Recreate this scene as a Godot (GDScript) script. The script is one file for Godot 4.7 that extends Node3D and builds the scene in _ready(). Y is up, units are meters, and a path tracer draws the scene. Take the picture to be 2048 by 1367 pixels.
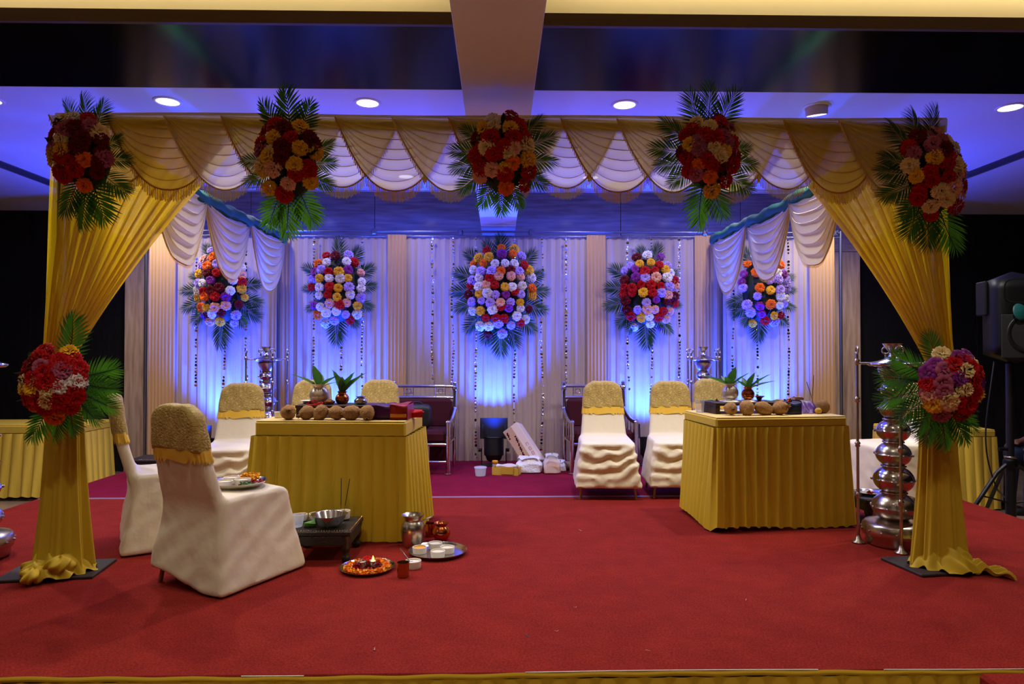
extends Node3D
# A wedding stage in a hotel hall: a gold draped four-post canopy, five blue-lit bouquets behind it, covered chairs, tables with offerings.
# Units are metres; the stage top is y = 0, the hall floor y = -0.3, the camera stands at the origin 1.2 above the stage top and looks along -z.

const STAGE_X := 3.77
const FRONT := -3.8          # the plane of the front posts
const BACK := -7.55          # the plane of the drape wall
var M := {}
var taken := {}
var rng := RandomNumberGenerator.new()
var flowers := []
var fronds := {}
var leaf_mesh: ArrayMesh
var petal_mesh: ArrayMesh

# ------------------------------------------------------------------ geometry collector
class G:
	var v := PackedVector3Array()
	var t := PackedVector2Array()
	var ix := PackedInt32Array()

	func grid(nu: int, nv: int, f: Callable, wrap := false, flip := false) -> void:
		var base := v.size()
		var cols := nu if wrap else nu + 1
		for j in nv + 1:
			for i in cols:
				v.append(f.call(float(i) / nu, float(j) / nv))
				t.append(Vector2(float(i) / nu, float(j) / nv))
		for j in nv:
			for i in nu:
				var a := base + j * cols + i
				var b := base + j * cols + ((i + 1) % cols)
				var c := a + cols
				var d := b + cols
				if flip:
					ix.append_array(PackedInt32Array([a, c, b, b, c, d]))
				else:
					ix.append_array(PackedInt32Array([a, b, c, b, d, c]))

	func tri(a: Vector3, b: Vector3, c: Vector3) -> void:
		var n := v.size()
		v.append(a); v.append(b); v.append(c)
		t.append(Vector2(0, 0)); t.append(Vector2(1, 0)); t.append(Vector2(0, 1))
		ix.append_array(PackedInt32Array([n, n + 1, n + 2]))

	func quad(a: Vector3, b: Vector3, c: Vector3, d: Vector3) -> void:  # clockwise seen from the front: a top left, b top right, c bottom right, d bottom left
		var n := v.size()
		v.append(a); v.append(b); v.append(c); v.append(d)
		t.append(Vector2(0, 0)); t.append(Vector2(1, 0)); t.append(Vector2(1, 1)); t.append(Vector2(0, 1))
		ix.append_array(PackedInt32Array([n, n + 1, n + 2, n, n + 2, n + 3]))

	func box(c: Vector3, s: Vector3, bevel := 0.004, b := Basis.IDENTITY) -> void:
		var h := s * 0.5
		var e := minf(bevel, minf(h.x, minf(h.y, h.z)) * 0.9)
		var axes := [Vector3.RIGHT, Vector3.UP, Vector3.BACK]
		var dims := [h.x, h.y, h.z]
		for k in 3:
			var a: Vector3 = axes[k]
			var p: Vector3 = axes[(k + 1) % 3]
			var q: Vector3 = axes[(k + 2) % 3]
			var da: float = dims[k]
			var dp: float = dims[(k + 1) % 3]
			var dq: float = dims[(k + 2) % 3]
			for s1 in [-1.0, 1.0]:
				var o: Vector3 = a * da * s1
				var c1 := c + b * (o - p * (dp - e) + q * (dq - e))
				var c2 := c + b * (o + p * (dp - e) + q * (dq - e))
				var c3 := c + b * (o + p * (dp - e) - q * (dq - e))
				var c4 := c + b * (o - p * (dp - e) - q * (dq - e))
				if s1 > 0: quad(c1, c2, c3, c4)
				else: quad(c2, c1, c4, c3)
				for s2 in [-1.0, 1.0]:   # the chamfer between +-a and +-p
					var m1: Vector3 = a * da * s1 + p * (dp - e) * s2
					var m2: Vector3 = a * (da - e) * s1 + p * dp * s2
					var u1 := c + b * (m1 + q * (dq - e))
					var u2 := c + b * (m1 - q * (dq - e))
					var u3 := c + b * (m2 - q * (dq - e))
					var u4 := c + b * (m2 + q * (dq - e))
					if s1 * s2 > 0: quad(u1, u4, u3, u2)
					else: quad(u1, u2, u3, u4)
		for x in [-1.0, 1.0]:
			for y in [-1.0, 1.0]:
				for z in [-1.0, 1.0]:
					var a1 := c + b * Vector3(x * h.x, y * (h.y - e), z * (h.z - e))
					var a2 := c + b * Vector3(x * (h.x - e), y * h.y, z * (h.z - e))
					var a3 := c + b * Vector3(x * (h.x - e), y * (h.y - e), z * h.z)
					if x * y * z > 0: tri(a1, a3, a2)
					else: tri(a1, a2, a3)

	# profile runs bottom to top outside (then down inside); two equal points in a row make a hard edge
	func lathe(prof: PackedVector2Array, segs: int, at := Vector3.ZERO, ribs := 0, depth := 0.0, b := Basis.IDENTITY) -> void:
		var base := v.size()
		for j in prof.size():
			for i in segs:
				var a := TAU * i / segs
				var r := prof[j].x * (1.0 + depth * cos(ribs * a))
				v.append(at + b * Vector3(r * sin(a), prof[j].y, r * cos(a)))
				t.append(Vector2(float(i) / segs, float(j) / prof.size()))
		for j in prof.size() - 1:
			if prof[j].is_equal_approx(prof[j + 1]):
				continue
			for i in segs:
				var a := base + j * segs + i
				var b2 := base + j * segs + (i + 1) % segs
				ix.append_array(PackedInt32Array([a, a + segs, b2, b2, a + segs, b2 + segs]))

	func tube(path: PackedVector3Array, radius, segs := 8, caps := true) -> void:
		var n := path.size()
		var base := v.size()
		var side := Vector3.ZERO
		for j in n:
			var d := (path[mini(j + 1, n - 1)] - path[maxi(j - 1, 0)]).normalized()
			if j == 0:
				side = d.cross(Vector3.UP if absf(d.y) < 0.9 else Vector3.RIGHT).normalized()
			side = (side - d * side.dot(d)).normalized()
			var up := side.cross(d)
			var r: float = radius[j] if radius is Array or radius is PackedFloat32Array else radius
			for i in segs:
				var a := TAU * i / segs
				v.append(path[j] + side * cos(a) * r + up * sin(a) * r)
				t.append(Vector2(float(i) / segs, float(j) / n))
		for j in n - 1:
			for i in segs:
				var a := base + j * segs + i
				var b := base + j * segs + (i + 1) % segs
				ix.append_array(PackedInt32Array([a, b, a + segs, b, b + segs, a + segs]))
		if caps:
			for e in [0, n - 1]:
				var m := v.size()
				v.append(path[e])
				t.append(Vector2(0.5, 0.5))
				for i in segs:
					v.append(v[base + e * segs + i])
					t.append(Vector2(0.5, 0.5))
				for i in segs:
					if e == 0: ix.append_array(PackedInt32Array([m, m + 1 + (i + 1) % segs, m + 1 + i]))
					else: ix.append_array(PackedInt32Array([m, m + 1 + i, m + 1 + (i + 1) % segs]))

	func ball(c: Vector3, r: Vector3, nu := 12, nv := 8, b := Basis.IDENTITY) -> void:
		grid(nu, nv, func(u: float, w: float): return c + b * (Vector3(sin(PI * w) * sin(TAU * u), cos(PI * w), sin(PI * w) * cos(TAU * u)) * r), true)

	func add(o: G, x := Transform3D.IDENTITY) -> void:
		var base := v.size()
		for p in o.v:
			v.append(x * p)
		t.append_array(o.t)
		for i in o.ix:
			ix.append(base + i)

	func mesh() -> ArrayMesh:
		var n := PackedVector3Array()
		n.resize(v.size())
		for k in range(0, ix.size(), 3):
			var a := ix[k]
			var b := ix[k + 1]
			var c := ix[k + 2]
			var m := (v[c] - v[a]).cross(v[b] - v[a])
			n[a] += m
			n[b] += m
			n[c] += m
		for k in n.size():
			n[k] = n[k].normalized() if n[k].length_squared() > 1e-20 else Vector3.UP
		var s := []
		s.resize(Mesh.ARRAY_MAX)
		s[Mesh.ARRAY_VERTEX] = v
		s[Mesh.ARRAY_NORMAL] = n
		s[Mesh.ARRAY_TEX_UV] = t
		s[Mesh.ARRAY_INDEX] = ix
		var m2 := ArrayMesh.new()
		m2.add_surface_from_arrays(Mesh.PRIMITIVE_TRIANGLES, s)
		return m2

# surface nets over a distance field
func nets(lo: Vector3, hi: Vector3, cell: float, f: Callable) -> G:
	var g := G.new()
	var nx := int((hi.x - lo.x) / cell) + 2
	var ny := int((hi.y - lo.y) / cell) + 2
	var nz := int((hi.z - lo.z) / cell) + 2
	var val := PackedFloat32Array()
	val.resize(nx * ny * nz)
	var q := 0
	for z in nz:
		for y in ny:
			for x in nx:
				val[q] = f.call(lo + Vector3(x, y, z) * cell)
				q += 1
	var idx := PackedInt32Array()
	idx.resize(nx * ny * nz)
	idx.fill(-1)
	var step := [1, nx, nx * ny]
	var off := [0, 1, nx, nx + 1, nx * ny, nx * ny + 1, nx * ny + nx, nx * ny + nx + 1]
	for z in nz - 1:
		for y in ny - 1:
			for x in nx - 1:
				var o := x + nx * y + nx * ny * z
				var neg := 0
				for k in 8:
					if val[o + off[k]] < 0.0: neg += 1
				if neg == 0 or neg == 8:
					continue
				var sum := Vector3.ZERO
				var cnt := 0
				for k in 8:
					for ax in 3:
						if k & (1 << ax): continue
						var k2 := k | (1 << ax)
						var a := val[o + off[k]]
						var b := val[o + off[k2]]
						if (a < 0.0) != (b < 0.0):
							var w := a / (a - b)
							var p := Vector3(k & 1, (k >> 1) & 1, (k >> 2) & 1)
							p[ax] += w
							sum += p
							cnt += 1
				idx[o] = g.v.size()
				g.v.append(lo + (Vector3(x, y, z) + sum / cnt) * cell)
				g.t.append(Vector2.ZERO)
	for z in range(1, nz - 1):
		for y in range(1, ny - 1):
			for x in range(1, nx - 1):
				var o := x + nx * y + nx * ny * z
				var a := val[o]
				for ax in 3:
					var b := val[o + step[ax]]
					if (a < 0.0) == (b < 0.0): continue
					var s1: int = step[(ax + 1) % 3]
					var s2: int = step[(ax + 2) % 3]
					var i0 := idx[o]
					var i1 := idx[o - s1]
					var i2 := idx[o - s1 - s2]
					var i3 := idx[o - s2]
					if i0 < 0 or i1 < 0 or i2 < 0 or i3 < 0: continue
					if a < 0.0: g.ix.append_array(PackedInt32Array([i0, i3, i2, i0, i2, i1]))
					else: g.ix.append_array(PackedInt32Array([i0, i1, i2, i0, i2, i3]))
	return g

# ------------------------------------------------------------------ scene helpers
func numbered(n: String) -> String:
	var k: int = taken.get(n, 0)
	taken[n] = k + 1
	return n if k == 0 else "%s_%03d" % [n, k]

func tag(o: Node, label := "", cat := "", group := "", kind := "") -> Node:
	if label: o.set_meta("label", label)
	if cat: o.set_meta("category", cat)
	if group: o.set_meta("group", group)
	if kind: o.set_meta("kind", kind)
	return o

func thing(n: String, label: String, cat: String, at := Vector3.ZERO, turn := 0.0, group := "") -> Node3D:
	var o := Node3D.new()
	o.name = numbered(n)
	add_child(o)
	o.position = at
	o.rotation_degrees.y = turn
	tag(o, label, cat, group)
	return o

func part(n: String, m, mat: Material, parent: Node, at := Vector3.ZERO, turn := Vector3.ZERO, size := Vector3.ONE) -> MeshInstance3D:
	var o := MeshInstance3D.new()
	o.name = n
	o.mesh = m.mesh() if m is G else m
	o.material_override = mat
	o.position = at
	o.rotation_degrees = turn
	o.scale = size
	parent.add_child(o, true)
	return o

func single(n: String, m, mat: Material, label: String, cat: String, at := Vector3.ZERO, turn := 0.0, group := "") -> MeshInstance3D:
	var o := part(numbered(n), m, mat, self, at, Vector3(0, turn, 0))
	tag(o, label, cat, group)
	return o

func copy(src: Node3D, label: String, at: Vector3, turn := 0.0, group := "") -> Node3D:
	var o: Node3D = src.duplicate()
	var stem := RegEx.create_from_string("_[0-9]{3}$").sub(str(src.name), "")
	o.name = numbered(stem)
	add_child(o)
	o.position = at
	o.rotation_degrees.y = turn
	o.set_meta("label", label)
	if group: o.set_meta("group", group)
	return o

func structure(n: String, m, mat: Material, at := Vector3.ZERO) -> MeshInstance3D:
	var o := part(n, m, mat, self, at)
	o.set_meta("kind", "structure")
	return o

func slab(lo: Vector3, hi: Vector3, bevel := 0.0015) -> G:
	var g := G.new()
	g.box((lo + hi) * 0.5, hi - lo, bevel)
	return g

func rod(a: Vector3, b: Vector3, r: float, segs := 8) -> G:
	var g := G.new()
	g.tube(PackedVector3Array([a, b]), r, segs)
	return g

func turned(prof: Array, segs := 24, ribs := 0, depth := 0.0) -> G:
	var g := G.new()
	g.lathe(PackedVector2Array(prof), segs, Vector3.ZERO, ribs, depth)
	return g

func vessel(outer: Array, thick: float, segs := 28, ribs := 0, depth := 0.0) -> G:   # an open turned pot: the outer profile and the same, thinner, back down inside
	var p := PackedVector2Array([Vector2(0.0005, outer[0].y)])
	p.append_array(PackedVector2Array(outer))
	for k in range(outer.size() - 1, -1, -1):
		p.append(Vector2(maxf(outer[k].x - thick, 0.001), maxf(outer[k].y, outer[0].y + thick)))
	p.append(Vector2(0.0005, outer[0].y + thick))
	var g := G.new()
	g.lathe(p, segs, Vector3.ZERO, ribs, depth)
	return g

# ------------------------------------------------------------------ materials
func noise_tex(freq: float, type := FastNoiseLite.TYPE_SIMPLEX_SMOOTH, size := 256, ramp: Array = [], oct := 4, cell := -1) -> NoiseTexture2D:
	var n := FastNoiseLite.new()
	n.noise_type = type
	n.frequency = freq
	n.seed = 7
	n.fractal_octaves = oct
	if cell >= 0: n.cellular_return_type = cell
	var t := NoiseTexture2D.new()
	t.width = size
	t.height = size
	t.seamless = true
	t.noise = n
	if ramp:
		var g := Gradient.new()
		g.offsets = PackedFloat32Array([0.0, 1.0]) if ramp.size() == 2 else PackedFloat32Array([0.0, 0.5, 1.0])
		g.colors = PackedColorArray(ramp)
		t.color_ramp = g
	return t

func mat(n: String, c: Color, rough := 0.8, metal := 0.0, spec := 0.5) -> StandardMaterial3D:
	var m := StandardMaterial3D.new()
	m.resource_name = n
	m.albedo_color = c
	m.roughness = rough
	m.metallic = metal
	m.metallic_specular = spec
	M[n] = m
	return m

func triplanar(m: StandardMaterial3D, s: Vector3, world := false) -> void:
	m.uv1_triplanar = true
	m.uv1_world_triplanar = world
	m.uv1_scale = s

func bump(m: StandardMaterial3D, t: Texture2D, cm: float) -> void:
	m.heightmap_enabled = true
	m.heightmap_texture = t
	m.heightmap_scale = cm

func cloth(n: String, c: Color, rough := 0.75, rim := 0.3, back := Color.BLACK, alpha := 1.0) -> StandardMaterial3D:
	var m := mat(n, c, rough, 0.0, 0.35)
	if rim > 0:
		m.rim_enabled = true
		m.rim = rim
		m.rim_tint = 0.7
	if back != Color.BLACK:
		m.backlight_enabled = true
		m.backlight = back
	if alpha < 1.0:
		m.transparency = BaseMaterial3D.TRANSPARENCY_ALPHA
		m.albedo_color.a = alpha
	m.cull_mode = BaseMaterial3D.CULL_DISABLED
	return m

func materials() -> void:
	var soft := noise_tex(0.02, FastNoiseLite.TYPE_SIMPLEX_SMOOTH, 256)
	var fine := noise_tex(0.09, FastNoiseLite.TYPE_SIMPLEX_SMOOTH, 256, [], 3)
	var lace := noise_tex(0.045, FastNoiseLite.TYPE_CELLULAR, 256, [], 2, FastNoiseLite.RETURN_DISTANCE2_SUB)
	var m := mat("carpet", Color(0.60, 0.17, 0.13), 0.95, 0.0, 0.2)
	m.albedo_texture = noise_tex(0.012, FastNoiseLite.TYPE_SIMPLEX_SMOOTH, 512, [Color(0.90, 0.885, 0.885), Color(1, 1, 1)], 6)
	triplanar(m, Vector3(0.7, 0.7, 0.7), true)
	bump(m, fine, 0.25)
	m.detail_enabled = true
	m.detail_blend_mode = BaseMaterial3D.BLEND_MODE_MUL
	m.detail_albedo = noise_tex(0.2, FastNoiseLite.TYPE_SIMPLEX, 512, [Color(0.72, 0.7, 0.7, 1), Color(1, 1, 1, 1)], 2)
	m.rim_enabled = true
	m.rim = 0.15
	m.rim_tint = 1.0
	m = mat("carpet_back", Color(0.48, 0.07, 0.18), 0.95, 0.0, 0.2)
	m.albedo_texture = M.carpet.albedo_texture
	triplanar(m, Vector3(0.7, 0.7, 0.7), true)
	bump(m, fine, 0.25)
	m = mat("hall_tile", Color(0.62, 0.52, 0.42), 0.25)
	m.albedo_texture = noise_tex(0.01, FastNoiseLite.TYPE_SIMPLEX_SMOOTH, 256, [Color(0.85, 0.82, 0.8), Color(1, 1, 1)], 5)
	triplanar(m, Vector3(0.6, 0.6, 0.6), true)
	mat("ceiling_paint", Color(0.80, 0.78, 0.78), 0.9)
	mat("tray_paint", Color(0.88, 0.85, 0.78), 0.9)
	m = mat("dark_veneer", Color(0.05, 0.034, 0.03), 0.16, 0.0, 0.2)
	m = mat("dark_wall", Color(0.10, 0.075, 0.07), 0.6)
	m.albedo_texture = soft
	triplanar(m, Vector3(3, 0.3, 3), true)
	mat("lip_paint", Color(0.34, 0.25, 0.12), 0.6)
	m = mat("stone_across", Color(0.80, 0.70, 0.60), 0.13, 0.0, 0.5)
	m.albedo_texture = noise_tex(0.015, FastNoiseLite.TYPE_SIMPLEX_SMOOTH, 512, [Color(0.74, 0.70, 0.66), Color(0.9, 0.87, 0.84), Color(1, 1, 1)], 6)
	triplanar(m, Vector3(0.22, 2.6, 0.22), true)
	m = mat("stone_upright", Color(0.80, 0.69, 0.57), 0.35, 0.0, 0.5)
	m.albedo_texture = M.stone_across.albedo_texture
	triplanar(m, Vector3(2.2, 0.2, 2.2), true)
	mat("diffuser_grey", Color(0.30, 0.28, 0.30), 0.5)
	mat("black_gap", Color(0.02, 0.02, 0.025), 0.8)
	mat("trim_white", Color(0.85, 0.82, 0.78), 0.4)
	m = mat("lamp_glow", Color(1, 0.97, 0.9), 0.4)
	m.emission_enabled = true
	m.emission = Color(1.0, 0.96, 0.88)
	m.emission_energy_multiplier = 3.0
	m = mat("cove_glow", Color(1, 0.9, 0.7), 0.4)
	m.emission_enabled = true
	m.emission = Color(1.0, 0.83, 0.52)
	m.emission_energy_multiplier = 1.5
	m = mat("par_glow", Color(0.4, 0.5, 1), 0.3)
	m.emission_enabled = true
	m.emission = Color(0.25, 0.4, 1.0)
	m.emission_energy_multiplier = 3.0
	m = mat("flame", Color(1, 0.8, 0.4), 0.5)
	m.emission_enabled = true
	m.emission = Color(1.0, 0.72, 0.32)
	m.emission_energy_multiplier = 6.0

	# cloths
	cloth("gold_sheer", Color(0.85, 0.72, 0.10), 0.55, 0.1, Color(0.95, 0.82, 0.13), 0.86)
	cloth("gold_satin", Color(0.78, 0.65, 0.16), 0.5, 0.3)
	cloth("swag_gold", Color(0.68, 0.61, 0.20), 0.5, 0.1, Color(0.96, 0.86, 0.40), 0.88)
	cloth("swag_cream", Color(0.76, 0.70, 0.40), 0.5, 0.1, Color(0.98, 0.91, 0.68), 0.86)
	cloth("swag_ivory", Color(0.90, 0.82, 0.66), 0.5, 0.2, Color(0.5, 0.46, 0.38))
	cloth("fringe_gold", Color(0.80, 0.56, 0.14), 0.6, 0.2, Color(0.4, 0.3, 0.1))
	cloth("fringe_cream", Color(0.84, 0.70, 0.36), 0.6, 0.2, Color(0.4, 0.36, 0.2))
	cloth("drape_white", Color(0.79, 0.70, 0.61), 0.8, 0.2, Color.BLACK, 0.72)
	cloth("drape_beige", Color(0.74, 0.58, 0.38), 0.6, 0.2)
	m = cloth("cover_white", Color(0.90, 0.85, 0.72), 0.42, 0.2)
	bump(m, soft, 0.12)
	triplanar(m, Vector3(2.5, 2.5, 2.5))
	m = cloth("cap_brocade", Color(0.88, 0.78, 0.47), 0.55, 0.3)
	m.albedo_texture = noise_tex(0.03, FastNoiseLite.TYPE_CELLULAR, 256, [Color(0.72, 0.68, 0.6), Color(1, 1, 1)], 3, FastNoiseLite.RETURN_DISTANCE2_SUB)
	triplanar(m, Vector3(5, 5, 5))
	bump(m, lace, 0.5)
	cloth("cap_fringe", Color(0.90, 0.72, 0.24), 0.6, 0.3)
	cloth("table_gold", Color(0.83, 0.71, 0.17), 0.5, 0.3)
	cloth("table_top", Color(0.88, 0.76, 0.46), 0.55, 0.2)
	cloth("table_pale", Color(0.86, 0.72, 0.26), 0.5, 0.3)
	cloth("skirt_gold", Color(0.78, 0.62, 0.14), 0.6, 0.3)
	cloth("beam_green", Color(0.16, 0.36, 0.27), 0.8, 0.2)
	cloth("maroon", Color(0.23, 0.02, 0.065), 0.85, 0.3)
	cloth("silk_purple", Color(0.26, 0.06, 0.30), 0.4, 0.4)
	cloth("silk_red", Color(0.55, 0.10, 0.06), 0.4, 0.4)
	cloth("silk_gold", Color(0.75, 0.45, 0.10), 0.35, 0.4)
	cloth("silk_violet", Color(0.34, 0.17, 0.42), 0.4, 0.4)
	cloth("silk_navy", Color(0.07, 0.09, 0.25), 0.5, 0.4)
	cloth("thread_red", Color(0.75, 0.08, 0.08), 0.7, 0.2)
	cloth("jeans", Color(0.16, 0.20, 0.30), 0.9, 0.2)
	cloth("shirt", Color(0.14, 0.14, 0.18), 0.85, 0.2)

	# metals, wood, plastic, food
	mat("silver", Color(0.80, 0.77, 0.72), 0.16, 1.0)
	mat("silver_dark", Color(0.76, 0.72, 0.66), 0.27, 1.0)
	mat("silver_pale", Color(0.92, 0.85, 0.76), 0.32, 0.55)
	mat("steel", Color(0.78, 0.76, 0.74), 0.2, 1.0)
	mat("copper", Color(0.78, 0.42, 0.24), 0.2, 1.0)
	mat("brass", Color(0.72, 0.55, 0.30), 0.25, 1.0)
	mat("chrome", Color(0.82, 0.80, 0.80), 0.12, 1.0)
	mat("mirror", Color(0.92, 0.92, 0.94), 0.04, 1.0)
	mat("iron_gold", Color(0.60, 0.48, 0.25), 0.4, 0.8)
	mat("black_metal", Color(0.035, 0.035, 0.04), 0.45, 0.0)
	mat("black_plastic", Color(0.018, 0.018, 0.02), 0.5, 0.0, 0.35)
	mat("black_grille", Color(0.045, 0.05, 0.05), 0.8)
	mat("teal_plastic", Color(0.08, 0.30, 0.30), 0.4)
	mat("black_leather", Color(0.05, 0.05, 0.055), 0.45)
	m = mat("carved_wood", Color(0.11, 0.085, 0.06), 0.45)
	bump(m, lace, 0.3)
	triplanar(m, Vector3(6, 6, 6))
	m = mat("plank_wood", Color(0.36, 0.22, 0.14), 0.6)
	m.albedo_texture = soft
	triplanar(m, Vector3(2, 8, 8))
	mat("ply_base", Color(0.16, 0.11, 0.08), 0.7)
	mat("porcelain", Color(0.88, 0.84, 0.76), 0.3)
	mat("cream_paste", Color(0.90, 0.86, 0.76), 0.6)
	mat("rice", Color(0.90, 0.86, 0.78), 0.9)
	mat("turmeric", Color(0.90, 0.60, 0.08), 0.8)
	mat("kumkum", Color(0.66, 0.05, 0.05), 0.9)
	m = mat("husk", Color(0.82, 0.64, 0.43), 0.95, 0.0, 0.2)
	m.albedo_texture = noise_tex(0.05, FastNoiseLite.TYPE_SIMPLEX_SMOOTH, 256, [Color(0.55, 0.5, 0.45), Color(1, 1, 1)], 5)
	triplanar(m, Vector3(18, 6, 18))
	bump(m, noise_tex(0.08, FastNoiseLite.TYPE_SIMPLEX_SMOOTH, 256, [], 4), 0.4)
	mat("husk_tuft", Color(0.52, 0.37, 0.22), 0.95, 0.0, 0.2)
	mat("lemon", Color(0.80, 0.62, 0.12), 0.5)
	mat("incense", Color(0.10, 0.07, 0.06), 0.9)
	m = mat("clear_plastic", Color(0.92, 0.95, 1.0, 0.35), 0.3)
	m.transparency = BaseMaterial3D.TRANSPARENCY_ALPHA
	m = mat("drinking_glass", Color(0.95, 0.97, 1.0, 0.12), 0.05)
	m.transparency = BaseMaterial3D.TRANSPARENCY_ALPHA
	m = mat("poly_bag", Color(0.88, 0.86, 0.88), 0.3)
	m.backlight_enabled = true
	m.backlight = Color(0.4, 0.4, 0.4)
	bump(m, soft, 0.6)
	triplanar(m, Vector3(7, 7, 7))
	mat("peach_rice", Color(0.84, 0.62, 0.48), 0.8)
	mat("carton_white", Color(0.84, 0.76, 0.70), 0.7)
	mat("carton_tan", Color(0.72, 0.58, 0.46), 0.8)
	mat("carton_yellow", Color(0.78, 0.64, 0.22), 0.7)
	mat("tape_lilac", Color(0.52, 0.42, 0.50), 0.4)
	mat("packet_green", Color(0.30, 0.52, 0.14), 0.5)
	mat("cable", Color(0.03, 0.03, 0.03), 0.6)
	mat("skin", Color(0.45, 0.29, 0.21), 0.6)
	mat("hair", Color(0.03, 0.025, 0.02), 0.6)
	mat("pole_grey", Color(0.5, 0.5, 0.52), 0.35, 0.9)

	# plants
	m = mat("frond", Color(0.055, 0.15, 0.12), 0.45, 0.0, 0.35)
	m.backlight_enabled = true
	m.backlight = Color(0.30, 0.52, 0.08)
	m.cull_mode = BaseMaterial3D.CULL_DISABLED
	m = mat("leaf", Color(0.10, 0.26, 0.08), 0.4)
	m.backlight_enabled = true
	m.backlight = Color(0.2, 0.4, 0.1)
	m = mat("leaf_dark", Color(0.06, 0.13, 0.05), 0.7)
	m = mat("leaf_fresh", Color(0.22, 0.42, 0.12), 0.45)
	var fl := {"r": Color(0.72, 0.04, 0.05), "d": Color(0.40, 0.02, 0.05), "w": Color(0.92, 0.88, 0.84), "c": Color(0.92, 0.80, 0.54), "y": Color(0.94, 0.70, 0.14), "o": Color(0.95, 0.42, 0.06), "p": Color(0.66, 0.32, 0.42), "v": Color(0.52, 0.16, 0.50), "l": Color(0.72, 0.60, 0.86), "k": Color(0.93, 0.66, 0.52)}
	for k in fl:
		m = mat("petal_" + k, fl[k], 0.7, 0.0, 0.3)
		m.backlight_enabled = true
		m.backlight = fl[k] * 0.35
		m.cull_mode = BaseMaterial3D.CULL_DISABLED

# ------------------------------------------------------------------ the build
func _ready() -> void:
	var cam := Camera3D.new()
	cam.name = "camera"
	cam.position = Vector3(0, 1.2, 0)
	cam.rotation_degrees = Vector3(0.86, -1.13, 0)
	cam.fov = 53.2
	cam.near = 0.05
	cam.far = 60.0
	cam.current = true
	add_child(cam)
	var env := Environment.new()
	env.background_mode = Environment.BG_COLOR
	env.background_color = Color(0, 0, 0)
	env.tonemap_mode = Environment.TONE_MAPPER_LINEAR
	env.tonemap_exposure = EXPOSURE
	env.sdfgi_enabled = true
	env.ssao_enabled = true
	env.ssil_enabled = true
	var we := WorldEnvironment.new()
	we.name = "environment"
	we.environment = env
	add_child(we)
	# large lights: the two cove strips that wash the raised hall ceiling, and the hall's own lamps behind the camera
	for s in [-1, 1]:
		area("cove_wash", Vector3(s * 3.9, 3.09, -4.05), Vector3(90, 0, 0), Vector2(7.2, 0.12), COVE, Color(1.0, 0.90, 0.66))
	area("hall_wash", Vector3(0, 3.40, 3.0), Vector3(-90, 0, 0), Vector2(6.0, 1.2), HALL, Color(1.0, 0.94, 0.84))
	rng.seed = 20
	materials()
	plant_meshes()
	room()
	downlights()
	stage()
	drape_wall()
	canopy()
	bouquets()
	par_cans()
	chairs()
	tables()
	sofas()
	lamp_towers()
	left_table_things()
	right_table_things()
	floor_things()
	back_clutter()
	hall_things()

const EXPOSURE := 1.0
const COVE := 3.2
const HALL := 3.0
const DOWN := 2.9
const PAR := 28.0
const FRONT_LAMP := 2.7

func area(n: String, at: Vector3, turn: Vector3, size: Vector2, e: float, c: Color, parent: Node = self) -> void:
	var l := AreaLight3D.new()
	l.name = n
	l.area_size = size
	l.light_energy = e
	l.light_color = c
	l.position = at
	l.rotation_degrees = turn
	l.set("area_range", 30.0)
	l.shadow_enabled = true
	parent.add_child(l, true)

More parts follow.
